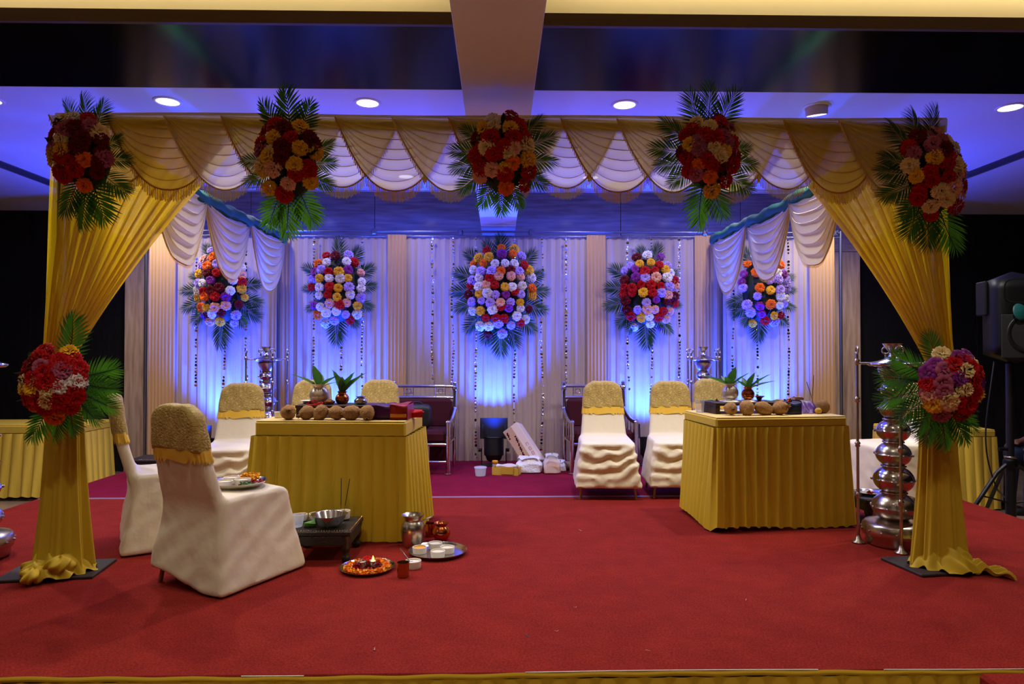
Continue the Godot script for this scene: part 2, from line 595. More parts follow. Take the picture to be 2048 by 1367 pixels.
func room() -> void:
	structure("floor", slab(Vector3(-8, -0.5, -8.9), Vector3(8, -0.3, 6.2)), M.hall_tile)
	structure("wall_back", slab(Vector3(-8, -0.3, -9.0), Vector3(8, 3.7, -8.72)), M.dark_wall)
	structure("wall_left", slab(Vector3(-8.2, -0.3, -9.0), Vector3(-8, 3.7, 6.2)), M.dark_wall)
	structure("wall_right", slab(Vector3(8, -0.3, -9.0), Vector3(8.2, 3.7, 6.2)), M.dark_wall)
	structure("wall_front", slab(Vector3(-8.2, -0.3, 6.0), Vector3(8.2, 3.7, 6.2)), M.dark_wall)
	for x in [-7.1, -5.9, -4.7, 5.0, 6.2, 7.4]:
		structure("trim_1", slab(Vector3(x - 0.006, -0.3, -8.725), Vector3(x + 0.006, 2.99, -8.712)), M.black_gap)
	# the stone-clad wall behind the drapes: two upright slabs at the sides, wide slabs above, with open joints
	structure("wall_rear", slab(Vector3(-4.40, -0.3, -8.72), Vector3(4.35, 3.5, -8.19)), M.black_gap)
	var wall := Node3D.new()
	wall.name = "wall_cladding"
	add_child(wall)
	wall.set_meta("kind", "structure")
	var px := [-4.43, -2.95, -1.48, 0.0, 1.47, 2.92, 4.38]
	for k in 6:
		part("stone_panel", slab(Vector3(px[k] + 0.003, 2.42, -8.2), Vector3(px[k + 1] - 0.003, 3.45, -8.165), 0.002), M.stone_across, wall)
		part("stone_panel", slab(Vector3(px[k] + 0.003, -0.3, -8.2), Vector3(px[k + 1] - 0.003, 2.414, -8.165), 0.002), M.stone_upright, wall)
	# ceilings
	structure("ceiling", slab(Vector3(-4.66, 2.99, -7.62), Vector3(4.66, 3.2, -4.64)), M.ceiling_paint)
	structure("ceiling_side", slab(Vector3(-8, 2.99, -8.72), Vector3(-4.82, 3.2, -4.64)), M.ceiling_paint)
	structure("ceiling_side", slab(Vector3(4.82, 2.99, -8.72), Vector3(8, 3.2, -4.64)), M.ceiling_paint)
	structure("ceiling_rear", slab(Vector3(-4.66, 2.99, -8.72), Vector3(-4.43, 3.2, -7.62)), M.ceiling_paint)
	structure("ceiling_rear", slab(Vector3(4.38, 2.99, -8.72), Vector3(4.66, 3.2, -7.62)), M.ceiling_paint)
	structure("ceiling_cove", slab(Vector3(-4.9, 3.45, -8.72), Vector3(4.9, 3.6, -7.4)), M.ceiling_paint)
	for s in [-1.0, 1.0]:
		var d := thing("air_diffuser", "long grey slotted air outlet in the ceiling on the " + ("long skirted table side" if s < 0 else "loudspeaker side"), "air vent", Vector3(s * 4.74, 2.99, 0))
		part("frame", slab(Vector3(-0.085, -0.006, -8.7), Vector3(-0.055, 0.02, -4.66)), M.diffuser_grey, d)
		part("frame", slab(Vector3(0.055, -0.006, -8.7), Vector3(0.085, 0.02, -4.66)), M.diffuser_grey, d)
		part("vane", slab(Vector3(-0.03, 0.0, -8.7), Vector3(-0.022, 0.05, -4.66)), M.diffuser_grey, d)
		part("vane", slab(Vector3(0.012, 0.0, -8.7), Vector3(0.02, 0.05, -4.66)), M.diffuser_grey, d)
		part("duct", slab(Vector3(-0.08, 0.08, -8.7), Vector3(0.08, 0.2, -4.66)), M.black_gap, d)
	structure("ceiling_soffit", slab(Vector3(-8, 2.99, -4.638), Vector3(8, 3.045, -3.73)), M.dark_veneer)
	structure("trim_2", slab(Vector3(-8, 2.985, -3.73), Vector3(8, 3.055, -3.70)), M.lip_paint)
	structure("ceiling_tray", slab(Vector3(-8, 3.46, -4.7), Vector3(8, 3.7, 6.2)), M.tray_paint)
	structure("ceiling_tray_back", slab(Vector3(-8, 3.045, -4.75), Vector3(8, 3.46, -4.64)), M.tray_paint)
	structure("beam", slab(Vector3(-0.195, 2.59, -8.16), Vector3(0.19, 3.46, 6.0), 0.004), M.trim_white)
	for s in [-1, 1]:
		single("cove_light_strip", slab(Vector3(minf(s * 0.3, s * 7.6), 3.05, -4.11), Vector3(maxf(s * 0.3, s * 7.6), 3.075, -3.99), 0.004), M.cove_glow, "hidden warm light strip on top of the dark soffit, %s of the beam" % ("table side" if s < 0 else "loudspeaker side"), "light strip")

func downlights() -> void:
	var names := ["farthest out over the skirted hall table", "above the outer post with red roses", "beside the ceiling beam, nearer the hall table", "beside the ceiling beam, nearer the loudspeaker", "", "farthest out towards the loudspeaker"]
	var fx := [-3.62, -2.36, -0.94, 0.91, 2.32, 3.74]
	for k in 6:
		if k == 4:
			lamp(Vector3(fx[k], 2.99, -4.91), "swivelled eyeball downlight with its cream shade turned out of the ceiling", true)
		else:
			lamp(Vector3(fx[k], 2.99, -4.89), "lit round downlight of the front row, " + names[k], false)
	names = ["over the stone wall end, table side", "over the outer bouquet, table side", "over the second bouquet, beside the ceiling beam", "over the fourth bouquet, beside the ceiling beam", "over the outer bouquet nearest the loudspeaker", "over the stone wall end, speaker side"]
	fx = [-3.68, -2.33, -0.94, 0.94, 2.30, 3.68]
	for k in 6:
		lamp(Vector3(fx[k], 2.99, -6.94), "lit round downlight of the rear row, " + names[k], false, DOWN * (0.8 if k % 5 == 0 else 0.22))

	names = ["beyond the front chairs", "above the front chairs", "above the open carpet", "above the speaker side carpet"]
	fx = [-3.2, -1.1, 1.1, 3.2]
	for k in 4:
		lamp(Vector3(fx[k], 3.46, -2.1), "round downlight in the raised hall ceiling " + names[k], false, FRONT_LAMP * (0.55 if k % 3 == 0 else 1.0), 50.0)
	for s in [-1.0, 1.0]:
		lamp(Vector3(s * 1.4, 3.46, -0.2), "round downlight in the raised hall ceiling over the floor before the stage, " + ("table side" if s < 0 else "speaker side"), false, 5.5, 44.0)

func lamp(at: Vector3, label: String, swivel: bool, power := DOWN, cone := 78.0) -> void:
	var t := thing("downlight", label, "ceiling light", at, 0, "recessed downlights in the ceiling")
	part("ring", turned([Vector2(0.078, -0.001), Vector2(0.078, -0.008), Vector2(0.09, -0.01), Vector2(0.098, -0.004), Vector2(0.099, 0.0)], 32), M.trim_white, t)
	var l := SpotLight3D.new()
	l.name = "lamp"
	l.light_color = Color(1.0, 0.97, 0.92)
	l.light_energy = power
	l.spot_range = 20.0
	l.spot_attenuation = 2.0
	l.spot_angle = cone
	l.spot_angle_attenuation = 0.85
	l.light_size = 0.05
	l.shadow_enabled = true
	if swivel:
		var g := G.new()
		g.lathe(PackedVector2Array([Vector2(0.068, -0.055), Vector2(0.074, -0.055), Vector2(0.076, -0.05), Vector2(0.076, 0.03), Vector2(0.06, 0.03)]), 32)
		part("shade", g, M.carton_white, t, Vector3(0, -0.006, 0), Vector3(11, 0, 6))
		part("lens", turned([Vector2(0.0005, -0.05), Vector2(0.068, -0.052)], 32), M.lamp_glow, t, Vector3(0, -0.006, 0), Vector3(11, 0, 6))
		l.position = Vector3(0.008, -0.075, -0.02)
		l.rotation_degrees = Vector3(-74, 0, 0)
	else:
		part("lens", turned([Vector2(0.0005, -0.008), Vector2(0.05, -0.010), Vector2(0.078, -0.005)], 32), M.lamp_glow, t)
		l.position = Vector3(0, -0.07, 0)
		l.rotation_degrees = Vector3(-90, 0, 0)
	t.add_child(l)

func stage() -> void:
	var st := thing("stage_platform", "low stage platform covered edge to edge in red carpet", "stage")
	part("deck", slab(Vector3(-STAGE_X, -0.28, -8.16), Vector3(STAGE_X, -0.012, -2.585)), M.ply_base, st)
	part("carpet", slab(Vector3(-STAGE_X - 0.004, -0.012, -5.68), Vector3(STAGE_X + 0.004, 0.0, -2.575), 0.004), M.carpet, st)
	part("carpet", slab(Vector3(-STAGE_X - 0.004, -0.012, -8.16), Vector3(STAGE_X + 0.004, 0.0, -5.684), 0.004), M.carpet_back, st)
	part("seam_tape", slab(Vector3(-STAGE_X, -0.001, -5.715), Vector3(STAGE_X, 0.0015, -5.665), 0.0008), M.tape_lilac, st)
	# the pleated skirting along the front edge
	var sk := thing("stage_skirting", "pleated gold cloth skirting hung along the front edge of the stage", "skirting", Vector3(0, 0, -2.57))
	var g := G.new()
	g.grid(900, 8, func(u: float, v: float):
		var x: float = lerpf(-STAGE_X, STAGE_X, u)
		var ph := fposmod(x / 0.092 + 0.05 * sin(x * 3.1), 1.0)
		var pl := pow(sin(PI * ph), 0.5) * (0.012 + 0.014 * v)
		return Vector3(x, -0.014 - v * 0.274, 0.004 + pl))
	part("pleats", g, M.skirt_gold, sk)
	var b := G.new()
	b.grid(220, 3, func(u: float, v: float):
		var x: float = lerpf(-STAGE_X, STAGE_X, u)
		return Vector3(x, 0.006 - 0.021 * v + 0.004 * sin(x * 2.3) + 0.002 * sin(x * 21.0), 0.012 + 0.006 * sin(v * PI)))
	part("heading_band", b, M.skirt_gold, sk)
	for s in [[-3.6, -2.35], [-0.95, -0.72], [0.1, 1.2], [1.45, 3.7]]:
		var w := G.new()
		var p := PackedVector3Array()
		for k in 25:
			var x := lerpf(s[0], s[1], k / 24.0)
			p.append(Vector3(x, 0.008 + 0.004 * sin(x * 2.3), 0.012))
		w.tube(p, 0.0022, 5)
		part("edge_cord", w, M.trim_white, sk)
	for s in [-1.0, 1.0]:
		single("stage_step", slab(Vector3(-0.55, -0.31, -0.35), Vector3(0.55, 0.0, 0.35), 0.012), M.carpet, "dark red carpeted step block against the stage front, %s" % ("on the table side" if s < 0 else "on the loudspeaker side"), "step", Vector3(s * 2.33, 0.012, -2.17))
	# crumbs of leaf and straw on the carpet
	var d := [[0.42, -3.28], [0.36, -3.22], [-0.5, -2.78], [0.12, -2.9], [0.6, -2.75], [1.2, -3.3], [-0.2, -4.2], [0.55, -4.6], [0.25, -2.95]]
	for k in d.size():
		var f := G.new()
		f.grid(4, 2, func(u: float, v: float): return Vector3((u - 0.5) * 0.035, 0.004 + 0.004 * sin(u * 5.0 + k), (v - 0.5) * 0.007 * sin(PI * clampf(u, 0.08, 0.92))))
		var o := single("leaf_scrap", f, M.carton_tan if k % 3 else M.leaf_dark, "tiny dry leaf scrap on the red carpet, " + ["pale one in the middle foreground", "beside the pale one in the foreground", "near the edge before the petal plate", "near the edge under the beam", "close to the stage edge, speaker side", "before the pleated gold table", "by the tray of white bowls", "near the front-facing chairs", "dark one at the front"][k], "leaf scrap", Vector3(d[k][0], 0.001, d[k][1]), k * 47.0, "leaf scraps on the carpet")
		o.scale = Vector3.ONE * (0.6 + 0.1 * (k % 4))

# ------------------------------------------------------------------ drapes behind the stage
func drape_panel(x0: float, x1: float, z: float, per_m: float, amp: float, ph: float) -> G:
	var g := G.new()
	var w := x1 - x0
	g.grid(int(w * 95) + 6, 16, func(u: float, v: float):
		var x: float = (u - 0.5) * w
		var k := TAU * per_m
		var y: float = 2.49 * (1.0 - v)
		var wob := 0.35 * sin(x * 9.0 + ph) + 0.25 * v * sin(x * 23.0 + v * 3.0)
		var dz := amp * (0.55 + 0.45 * v) * (sin(k * x + wob * 2.0 + ph) + 0.4 * sin(k * 2.7 * x + ph * 2.0 + v))
		return Vector3(x, y + 0.004, dz))
	return g

func drape_wall() -> void:
	var strips := [-3.67, -2.39, -1.12, 1.08, 2.28, 3.60]
	var where := ["outermost beside the stone wall, table side", "behind the far silver lamp on the table side", "beside the armchair with the black bag", "beside the armchair half hidden by the two front-facing chairs", "behind the far silver lamp near the speaker", "at the outer edge beside the stone wall, speaker side"]
	for k in 6:
		var hw := 0.105 if k % 5 else 0.14
		single("drape_strip", drape_panel(strips[k] - hw, strips[k] + hw, 0, 26.0, 0.007, k * 1.7), M.drape_beige, "narrow gathered beige-gold drape strip, " + where[k], "drape", Vector3(strips[k], 0, BACK + 0.035), 0, "beige drape strips")
	var spots := ["behind the outer bouquet on the table side", "behind the second bouquet from the table side", "behind the large central bouquet", "behind the fourth bouquet, above the covered chairs", "behind the outer bouquet on the loudspeaker side"]
	for k in 5:
		var a: float = strips[k] + 0.06
		var b: float = strips[k + 1] - 0.06
		single("drape", drape_panel(a, b, 0, 11.0, 0.011, k * 2.1), M.drape_white, "tall sheer white drape in soft pleats, " + spots[k], "drape", Vector3((a + b) / 2, 0, BACK), 0, "white drapes of the backdrop")
	var p := thing("drape_rail", "slim grey metal rail with clamps holding the drapes up", "rail", Vector3(0, 2.53, BACK + 0.03))
	part("rail", rod(Vector3(-3.85, 0, 0), Vector3(3.8, 0, 0), 0.012), M.pole_grey, p)
	part("lower_rail", rod(Vector3(-3.85, -0.05, -0.01), Vector3(3.8, -0.05, -0.01), 0.009), M.pole_grey, p)
	for x in [-3.8, -1.37, -0.42, 0.36, 2.29, 3.75]:
		var c := G.new()
		c.box(Vector3(x, -0.005, 0), Vector3(0.055, 0.06, 0.05), 0.01)
		c.box(Vector3(x + 0.012, 0.012, 0.03), Vector3(0.016, 0.03, 0.03), 0.004)
		part("clamp", c, M.pole_grey, p)
	for x in [-3.86, 3.82]:
		part("post", rod(Vector3(x, -2.52, -0.02), Vector3(x, 0.02, -0.02), 0.018), M.pole_grey, p)
	# strings of small round mirrors
	var xs := [402, 456, 500, 632, 684, 727, 865, 905, 951, 1028, 1082, 1130, 1254, 1300, 1356, 1464, 1512, 1575]
	var ends := [772, 800, 770, 790, 800, 800, 760, 780, 915, 905, 910, 770, 780, 800, 760, 800, 830, 790]
	for k in xs.size():
		var x: float = (xs[k] - 996) / 181.0
		var near := "the outer bouquet, table side" if x < -2.3 else ("the second bouquet, table side" if x < -1.2 else ("the central bouquet" if x < 1.0 else ("the fourth bouquet" if x < 2.2 else "the outer bouquet, speaker side")))
		var o := thing("mirror_string", "hanging string of tiny round mirrors, number %d counted from the table side, by %s" % [k + 1, near], "mirror string", Vector3(x, 2.47, BACK + 0.075), 0, "mirror strings on the drapes")
		o.set_meta("label", ["thread of tiny mirrors ", "string of mirror discs "][k % 2] + ["outermost", "second", "third", "fourth", "fifth", "sixth", "seventh", "eighth", "ninth", "tenth", "eleventh", "twelfth", "thirteenth", "fourteenth", "fifteenth", "sixteenth", "seventeenth", "last"][k] + " from the table side by " + near.replace(", ", " "))
		var low: float = 2.47 - (1.2 + (704 - ends[k]) / 181.0)
		low = minf(low, 2.44)
		var kink := 0.012 * sin(k * 2.0)
		var pts := PackedVector3Array()
		for j in 13:
			pts.append(Vector3(kink * sin(j * 0.9), -low * j / 12.0, 0))
		var s := G.new()
		s.tube(pts, 0.0016, 4)
		part("thread", s, M.trim_white, o)
		var disc := G.new()
		var y := 0.03
		while y < low:
			var r := 0.010 + 0.007 * rng.randf()
			var b := Basis.from_euler(Vector3(PI / 2 + rng.randf_range(-0.35, 0.35), 0, rng.randf_range(-0.5, 0.5)))
			disc.lathe(PackedVector2Array([Vector2(0.0003, -0.001), Vector2(r, -0.001), Vector2(r, 0.001), Vector2(0.0003, 0.001)]), 8, Vector3(kink * sin(y / low * 10.8), -y, 0.003), 0, 0.0, b)
			y += 0.036 + (0.06 if rng.randf() < 0.16 else 0.0)
		tag(part("mirror_disc", disc, M.mirror, o), "", "", "", "stuff")

# ------------------------------------------------------------------ the canopy
func swag(w: float, h: float, folds: float, amp: float, seed: float, power := 2.1, lap := 1.5) -> G:
	var g := G.new()
	g.grid(26, 56, func(u: float, v: float):
		var s: float = 1.0 - pow(absf(2.0 * u - 1.0), power)
		var dz: float = amp * sqrt(maxf(s, 0.0)) * sin(TAU * folds * v + 0.9 * sin(3.0 * u + seed) + seed) + 0.035 * s * sin(PI * v)
		var ph: float = TAU * folds * v + 0.9 * sin(3.0 * u + seed) + seed
		var vv: float = v + lap / (TAU * folds) * sin(ph + 1.4) * minf(1.0, (1.0 - v) * 8.0) * minf(1.0, v * 6.0)
		return Vector3((u - 0.5) * w * (1.0 - 0.03 * v * s), -h * vv * s * (1.0 + 0.02 * sin(u * 9.0 + seed)), dz))
	return g

func swag_fringe(w: float, h: float, seed: float, len: float, power := 2.1) -> G:
	var g := G.new()
	var n := int(w / 0.0085)
	var cord := PackedVector3Array()
	for k in 41:
		var u := k / 40.0
		var s: float = 1.0 - pow(absf(2.0 * u - 1.0), power)
		cord.append(Vector3((u - 0.5) * w * (1.0 - 0.03 * s), -h * s * (1.0 + 0.02 * sin(u * 9.0 + seed)), 0.006))
	g.tube(cord, 0.0045, 5)
	if len > 0:
		for k in n:
			var u := (k + 0.5) / n
			var i := int(u * 40)
			var p := cord[i].lerp(cord[mini(i + 1, 40)], u * 40 - i)
			var steep := clampf(1.4 - absf(cord[mini(i + 1, 40)].y - cord[i].y) / 0.03, 0.45, 1.0)
			var l := len * steep * (0.9 + 0.2 * fposmod(k * 0.618, 1.0))
			g.quad(p + Vector3(-0.0028, 0, 0.002), p + Vector3(0.0028, 0, 0.002), p + Vector3(0.0024, -l, 0.003), p + Vector3(-0.0024, -l, 0.003))
	return g

func canopy() -> void:
	# front valance: a gold heading over the top tube and fifteen overlapping swags with fringe
	var v := thing("front_valance", "long gold and cream valance of overlapping fringed swags across the canopy front", "valance", Vector3(0.045, 2.47, FRONT + 0.06))
	var hd := G.new()
	hd.grid(240, 10, func(u: float, w: float):
		var x: float = lerpf(-2.44, 2.44, u)
		var a: float = lerpf(-0.6, 1.0, w)
		var z: float = 0.03 * cos(a * 1.5) + 0.004 * sin(x * 40.0 + sin(x * 13.0) * 2.0) * w
		return Vector3(x, 0.028 - 0.085 * maxf(w - 0.2, 0.0) / 0.8 + 0.004 * sin(x * 3.0), -0.03 + 0.05 * minf(w / 0.25, 1.0) + z * 0.3))
	part("heading", hd, M.swag_gold, v)
	var kinds := []
	for k in 3:
		var h: float = [0.40, 0.37, 0.385][k]
		kinds.append([swag(0.64, h, 7.0, 0.010, k * 1.9).mesh(), swag_fringe(0.64, h, k * 1.9, 0.062).mesh(), swag(0.64, h, 7.0, 0.010, k * 1.9 + 0.8).mesh()])
	for i in 15:
		var x := -2.44 + 0.305 * (i + 1)
		var gold := i % 2 == 1
		var kk: Array = kinds[0 if gold else 1 + (i / 2) % 2]
		var s := part("swag", kk[0 if i % 3 else 2], M.swag_gold if gold else M.swag_cream, v, Vector3(x, 0.0, 0.016), Vector3(0, 6.5, 0))
		part("fringe", kk[1], M.fringe_gold if gold else M.fringe_cream, s)
	# frame
	var f := thing("canopy_frame", "four-post metal frame of the canopy, its front posts on dark square base plates", "frame", Vector3(0, 0, 0))
	for x in [-2.41, 2.47]:
		part("post", rod(Vector3(x, 0.015, FRONT), Vector3(x, 2.45, FRONT), 0.022, 12), M.pole_grey, f)
		part("base_plate", slab(Vector3(-0.24, 0.0, -0.16), Vector3(0.24, 0.016, 0.16), 0.004), M.ply_base, f, Vector3(x, 0, FRONT), Vector3(0, 8, 0))
		part("post", rod(Vector3(x * 0.985, 0.0, BACK + 0.14), Vector3(x * 0.985, 2.44, BACK + 0.14), 0.02, 10), M.pole_grey, f)
	part("crossbar", rod(Vector3(-2.43, 2.46, FRONT), Vector3(2.49, 2.46, FRONT), 0.02, 10), M.pole_grey, f)
	# side rails wrapped in green cloth, each with a row of ivory swags
	var zs := [[-3.85, -4.6], [-4.55, -5.42], [-5.40, -6.38], [-6.36, -7.38]]
	var side_kinds := []
	for k in 4:
		var w: float = zs[k][0] - zs[k][1]
		var h: float = [0.50, 0.56, 0.56, 0.58][k]
		side_kinds.append([swag(w, h, 7.0, 0.018, k * 1.3, 2.8).mesh(), swag_fringe(w, h, k * 1.3, 0.024, 2.8).mesh()])
	for sd in [-1.0, 1.0]:
		var x: float = -2.33 if sd < 0 else 2.36
		var where := "table side" if sd < 0 else "loudspeaker side"
		var wr := G.new()
		wr.grid(16, 70, func(u: float, w: float):
			var z: float = lerpf(-3.9, -7.46, w)
			var r: float = 0.052 + 0.008 * sin(w * 47.0 + u * 12.0) + 0.006 * sin(w * 90.0 - u * 6.0) + 0.012 * exp(-pow((w - 0.985) * 45.0, 2.0))
			if w > 0.995 or w < 0.005: r *= 0.25
			return Vector3(x + r * sin(-TAU * u), 2.42 + 0.012 * sin(w * 9.0) + r * cos(TAU * u), z), true)
		var rail := single("wrapped_rail", wr, M.beam_green, "side rail of the canopy wrapped in dark green cloth, " + where, "rail")
		var val := thing("side_valance", "ivory swag valance with gold trim hanging from the green rail, " + where, "valance", Vector3(x, 2.40, 0))
		for k in 4:
			var zc: float = (zs[k][0] + zs[k][1]) / 2
			var s2 := part("swag", side_kinds[k][0], M.swag_ivory, val, Vector3(-sd * (0.015 + 0.012 * (k % 2)), 0, zc), Vector3(0, 90 if sd < 0 else -90, 0))
			part("trim", side_kinds[k][1], M.fringe_gold, s2)
	# gathered gold curtains tied to the front posts
	curtain(-2.41, -1.33, -1.0)
	curtain(2.47, 1.45, 1.0)

func curtain(px: float, inner: float, sd: float) -> void:
	var where := "beside the front chairs" if sd < 0 else "beside the large silver lamp tower"
	var c := thing("curtain", "sheer gold curtain tied to the canopy post " + where, "curtain", Vector3(px, 0, FRONT + 0.01))
	var wid := absf(inner - px)
	var up := G.new()
	up.grid(260, 40, func(u: float, v: float):   # u from the post side to the inner side, v from the rail down to the tie
		var y: float = lerpf(2.45, 1.13, v)
		var k := pow(1.0 - v, 1.03)
		var span: float = 0.13 + (wid - 0.13) * k
		var sag: float = 0.05 * sin(PI * v) * u * u
		var x: float = -0.045 + u * span - sag
		var fold: float = sin(TAU * 13.0 * u + 1.2 * sin(5.0 * u)) + 0.45 * sin(TAU * 31.0 * u + 3.0 * v)
		var z: float = (0.016 + 0.012 * v * (1.0 - v)) * fold + 0.05 * v
		if v > 0.9: z += 0.02 * sin(TAU * 5.0 * u) * (v - 0.9) * 10.0
		return Vector3(-sd * x, y - 0.02 * u * (1.0 - v), z), false, sd > 0)
	part("sweep", up, M.gold_sheer, c)
	var tie := G.new()
	tie.lathe(PackedVector2Array([Vector2(0.055, -0.035), Vector2(0.075, -0.02), Vector2(0.08, 0.0), Vector2(0.075, 0.02), Vector2(0.055, 0.035)]), 20, Vector3(-sd * 0.02, 1.12, 0.03))
	part("tie", tie, M.gold_satin, c)
	var low := G.new()
	low.grid(150, 36, func(u: float, v: float):
		var y: float = lerpf(1.12, 0.05 if sd < 0 else 0.025, v)
		var k: float = smoothstep(0.0, 0.35, v)
		var w: float = lerpf(0.05, 0.078, k) + 0.05 * v * v
		var a: float = lerpf(-2.4, 2.4, u)
		var fold: float = sin(TAU * 6.0 * u + 0.8 * sin(v * 2.0)) * 0.6 + sin(TAU * 13.0 * u + 2.0 * v) * 0.3
		var r: float = w * (1.0 + 0.26 * fold * (0.5 + 0.5 * v))
		return Vector3((0.045 if sd < 0 else -0.02) + sin(a) * r * 1.12, y, 0.02 + cos(a) * r * 0.62), false, false)
	part("fall", low, M.gold_satin, c)
	var heap := G.new()
	heap.grid(90, 16, func(u: float, v: float):
		var a: float = TAU * u
		var r: float = lerpf(0.20, 0.03, v) * (1.0 + 0.14 * sin(a * 3.0 + 1.0) + 0.07 * sin(a * 11.0 + v * 5.0))
		var y: float = 0.018 + 0.085 * sin(minf(v * 1.6, 1.0) * PI * 0.5) * (1.0 + 0.35 * sin(a * 5.0 + v * 4.0)) + 0.018 * sin(a * 9.0 + v * 14.0) * (1.0 - v)
		return Vector3(r * 0.86 * sin(a) + (0.045 if sd < 0 else 0.0), maxf(y, 0.017), r * 0.62 * cos(a) + 0.05), true, true)
	part("gathered_hem", heap, M.gold_satin, c)
	if sd < 0:
		for k in 3:
			var b := G.new()
			b.grid(24, 14, func(u: float, v: float):
				var a: float = TAU * u
				var rr := 0.052 * sin(PI * v) * (1.0 + 0.18 * sin(a * 6.0 + v * 11.0 + k))
				return Vector3(rr * sin(a) * 1.3, 0.04 * cos(PI * v) + 0.008 * sin(a * 4.0), rr * cos(a)), true)
			part("knot", b, M.gold_satin, c, [Vector3(-0.03, 0.06, 0.13), Vector3(0.10, 0.085, 0.13), Vector3(0.0, 0.045, 0.19)][k], Vector3(0, k * 50, 0))
	else:
		var tail := G.new()
		tail.grid(40, 22, func(u: float, v: float):
			var x: float = 0.05 + 0.20 * v
			var z: float = 0.06 + 0.13 * v + (u - 0.5) * (0.13 - 0.03 * v)
			var y: float = 0.02 + 0.06 * (1.0 - v) * sin(PI * u) + 0.016 * sin(u * 24.0 + v * 5.0) + 0.012 * sin(v * 17.0)
			return Vector3(x, maxf(y, 0.004), z + 0.012 * sin(v * 9.0)), false, false)
		part("trailing_hem", tail, M.gold_satin, c)

# ------------------------------------------------------------------ flowers and fronds
func plant_meshes() -> void:
	for kind in 4:
		var g := G.new()
		var layers := [[0.10, 3, 0.75], [0.42, 5, 0.9], [0.78, 7, 1.0], [1.15, 9, 1.05], [1.55, 10, 1.0], [1.95, 9, 0.92]]
		for l in layers.size():
			if kind == 3 and l % 2: continue
			var n: int = layers[l][1]
			for k in n:
				var az := TAU * (k + 0.5 * (l % 2)) / n + rng.randf_range(-0.15, 0.15)
				var el: float = layers[l][0] + rng.randf_range(-0.06, 0.06)
				var wd: float = (TAU / n) * 1.25 if l > 0 else 1.9
				var reach: float = layers[l][2] * rng.randf_range(0.92, 1.04)
				var ph := rng.randf() * TAU
				var ruff := 0.10 if kind < 3 else 0.03
				g.grid(5, 3, func(u: float, v: float):
					var a: float = az + (u - 0.5) * wd * (0.55 + 0.45 * v)
					var e: float = el + (0.34 if kind < 3 else 0.55) * (v - 0.35) * (0.4 + 0.6 * v)
					var r: float = reach * (0.42 + 0.58 * sin(v * PI * 0.5)) * (1.0 + ruff * v * sin(u * 13.0 + ph) - 0.12 * v * pow(absf(2.0 * u - 1.0), 3.0))
					e += ruff * 0.9 * v * sin(u * 10.0 + ph)
					return Vector3(sin(e) * sin(a), cos(e), sin(e) * cos(a)) * r)
		flowers.append(g.mesh())
	# two palm fronds, one metre long along +y, seen from +z
	for kind in ["slim", "broad"]:
		var g := G.new()
		var n := 26 if kind == "slim" else 14
		var spine := PackedVector3Array()
		for k in 9:
			var u := k / 8.0
			spine.append(Vector3(0.02 * sin(u * 3.0), u * 0.86, 0.10 * u * u))
		g.tube(spine, [0.012, 0.011, 0.010, 0.009, 0.008, 0.007, 0.005, 0.004, 0.003], 5)
		for k in n:
			var t := 0.12 + 0.86 * k / (n - 1.0)
			var i := int(t * 8)
			var o := spine[mini(i, 8)].lerp(spine[mini(i + 1, 8)], t * 8 - i)
			for s in [-1.0, 1.0]:
				if k == n - 1 and s > 0: continue
				var len: float = (0.36 * sin(PI * (0.16 + 0.74 * t)) + 0.06) * rng.randf_range(0.9, 1.1)
				var ang := lerpf(1.15, 0.28, t) + rng.randf_range(-0.06, 0.06)
				if k == n - 1: ang = 0.0
				var dir := Vector3(sin(ang) * s, cos(ang), 0.0)
				var wide := (0.0105 if kind == "slim" else 0.022) * len / 0.36
				var nrm := Vector3(dir.y, -dir.x, 0) * wide
				g.grid(2, 5, func(u: float, v: float):
					var p: Vector3 = o + dir * len * v + Vector3(0, -0.05, 0.12 - 0.24 * v) * len * v * 1.4
					return p + nrm * (2.0 * u - 1.0) * sin(PI * clampf(0.10 + 0.9 * v, 0.0, 1.0)) + Vector3(0, 0, -absf(2.0 * u - 1.0) * wide * 0.5))
		fronds[kind] = g.mesh()
	var g2 := G.new()
	g2.grid(4, 8, func(u: float, v: float):
		var w: float = 0.16 * sin(PI * pow(v, 0.8)) * (2.0 * u - 1.0)
		return Vector3(w, v, 0.10 * v * v - 0.5 * absf(w) + 0.012 * sin(v * 20.0) * absf(2.0 * u - 1.0)))
	leaf_mesh = g2.mesh()
	var g3 := G.new()
	g3.grid(3, 3, func(u: float, v: float): return Vector3((u - 0.5) * 0.022 * sin(PI * (0.15 + 0.7 * v)), 0.003 + 0.006 * pow(2.0 * u - 1.0, 2.0) + 0.004 * v, (v - 0.5) * 0.024))
	petal_mesh = g3.mesh()

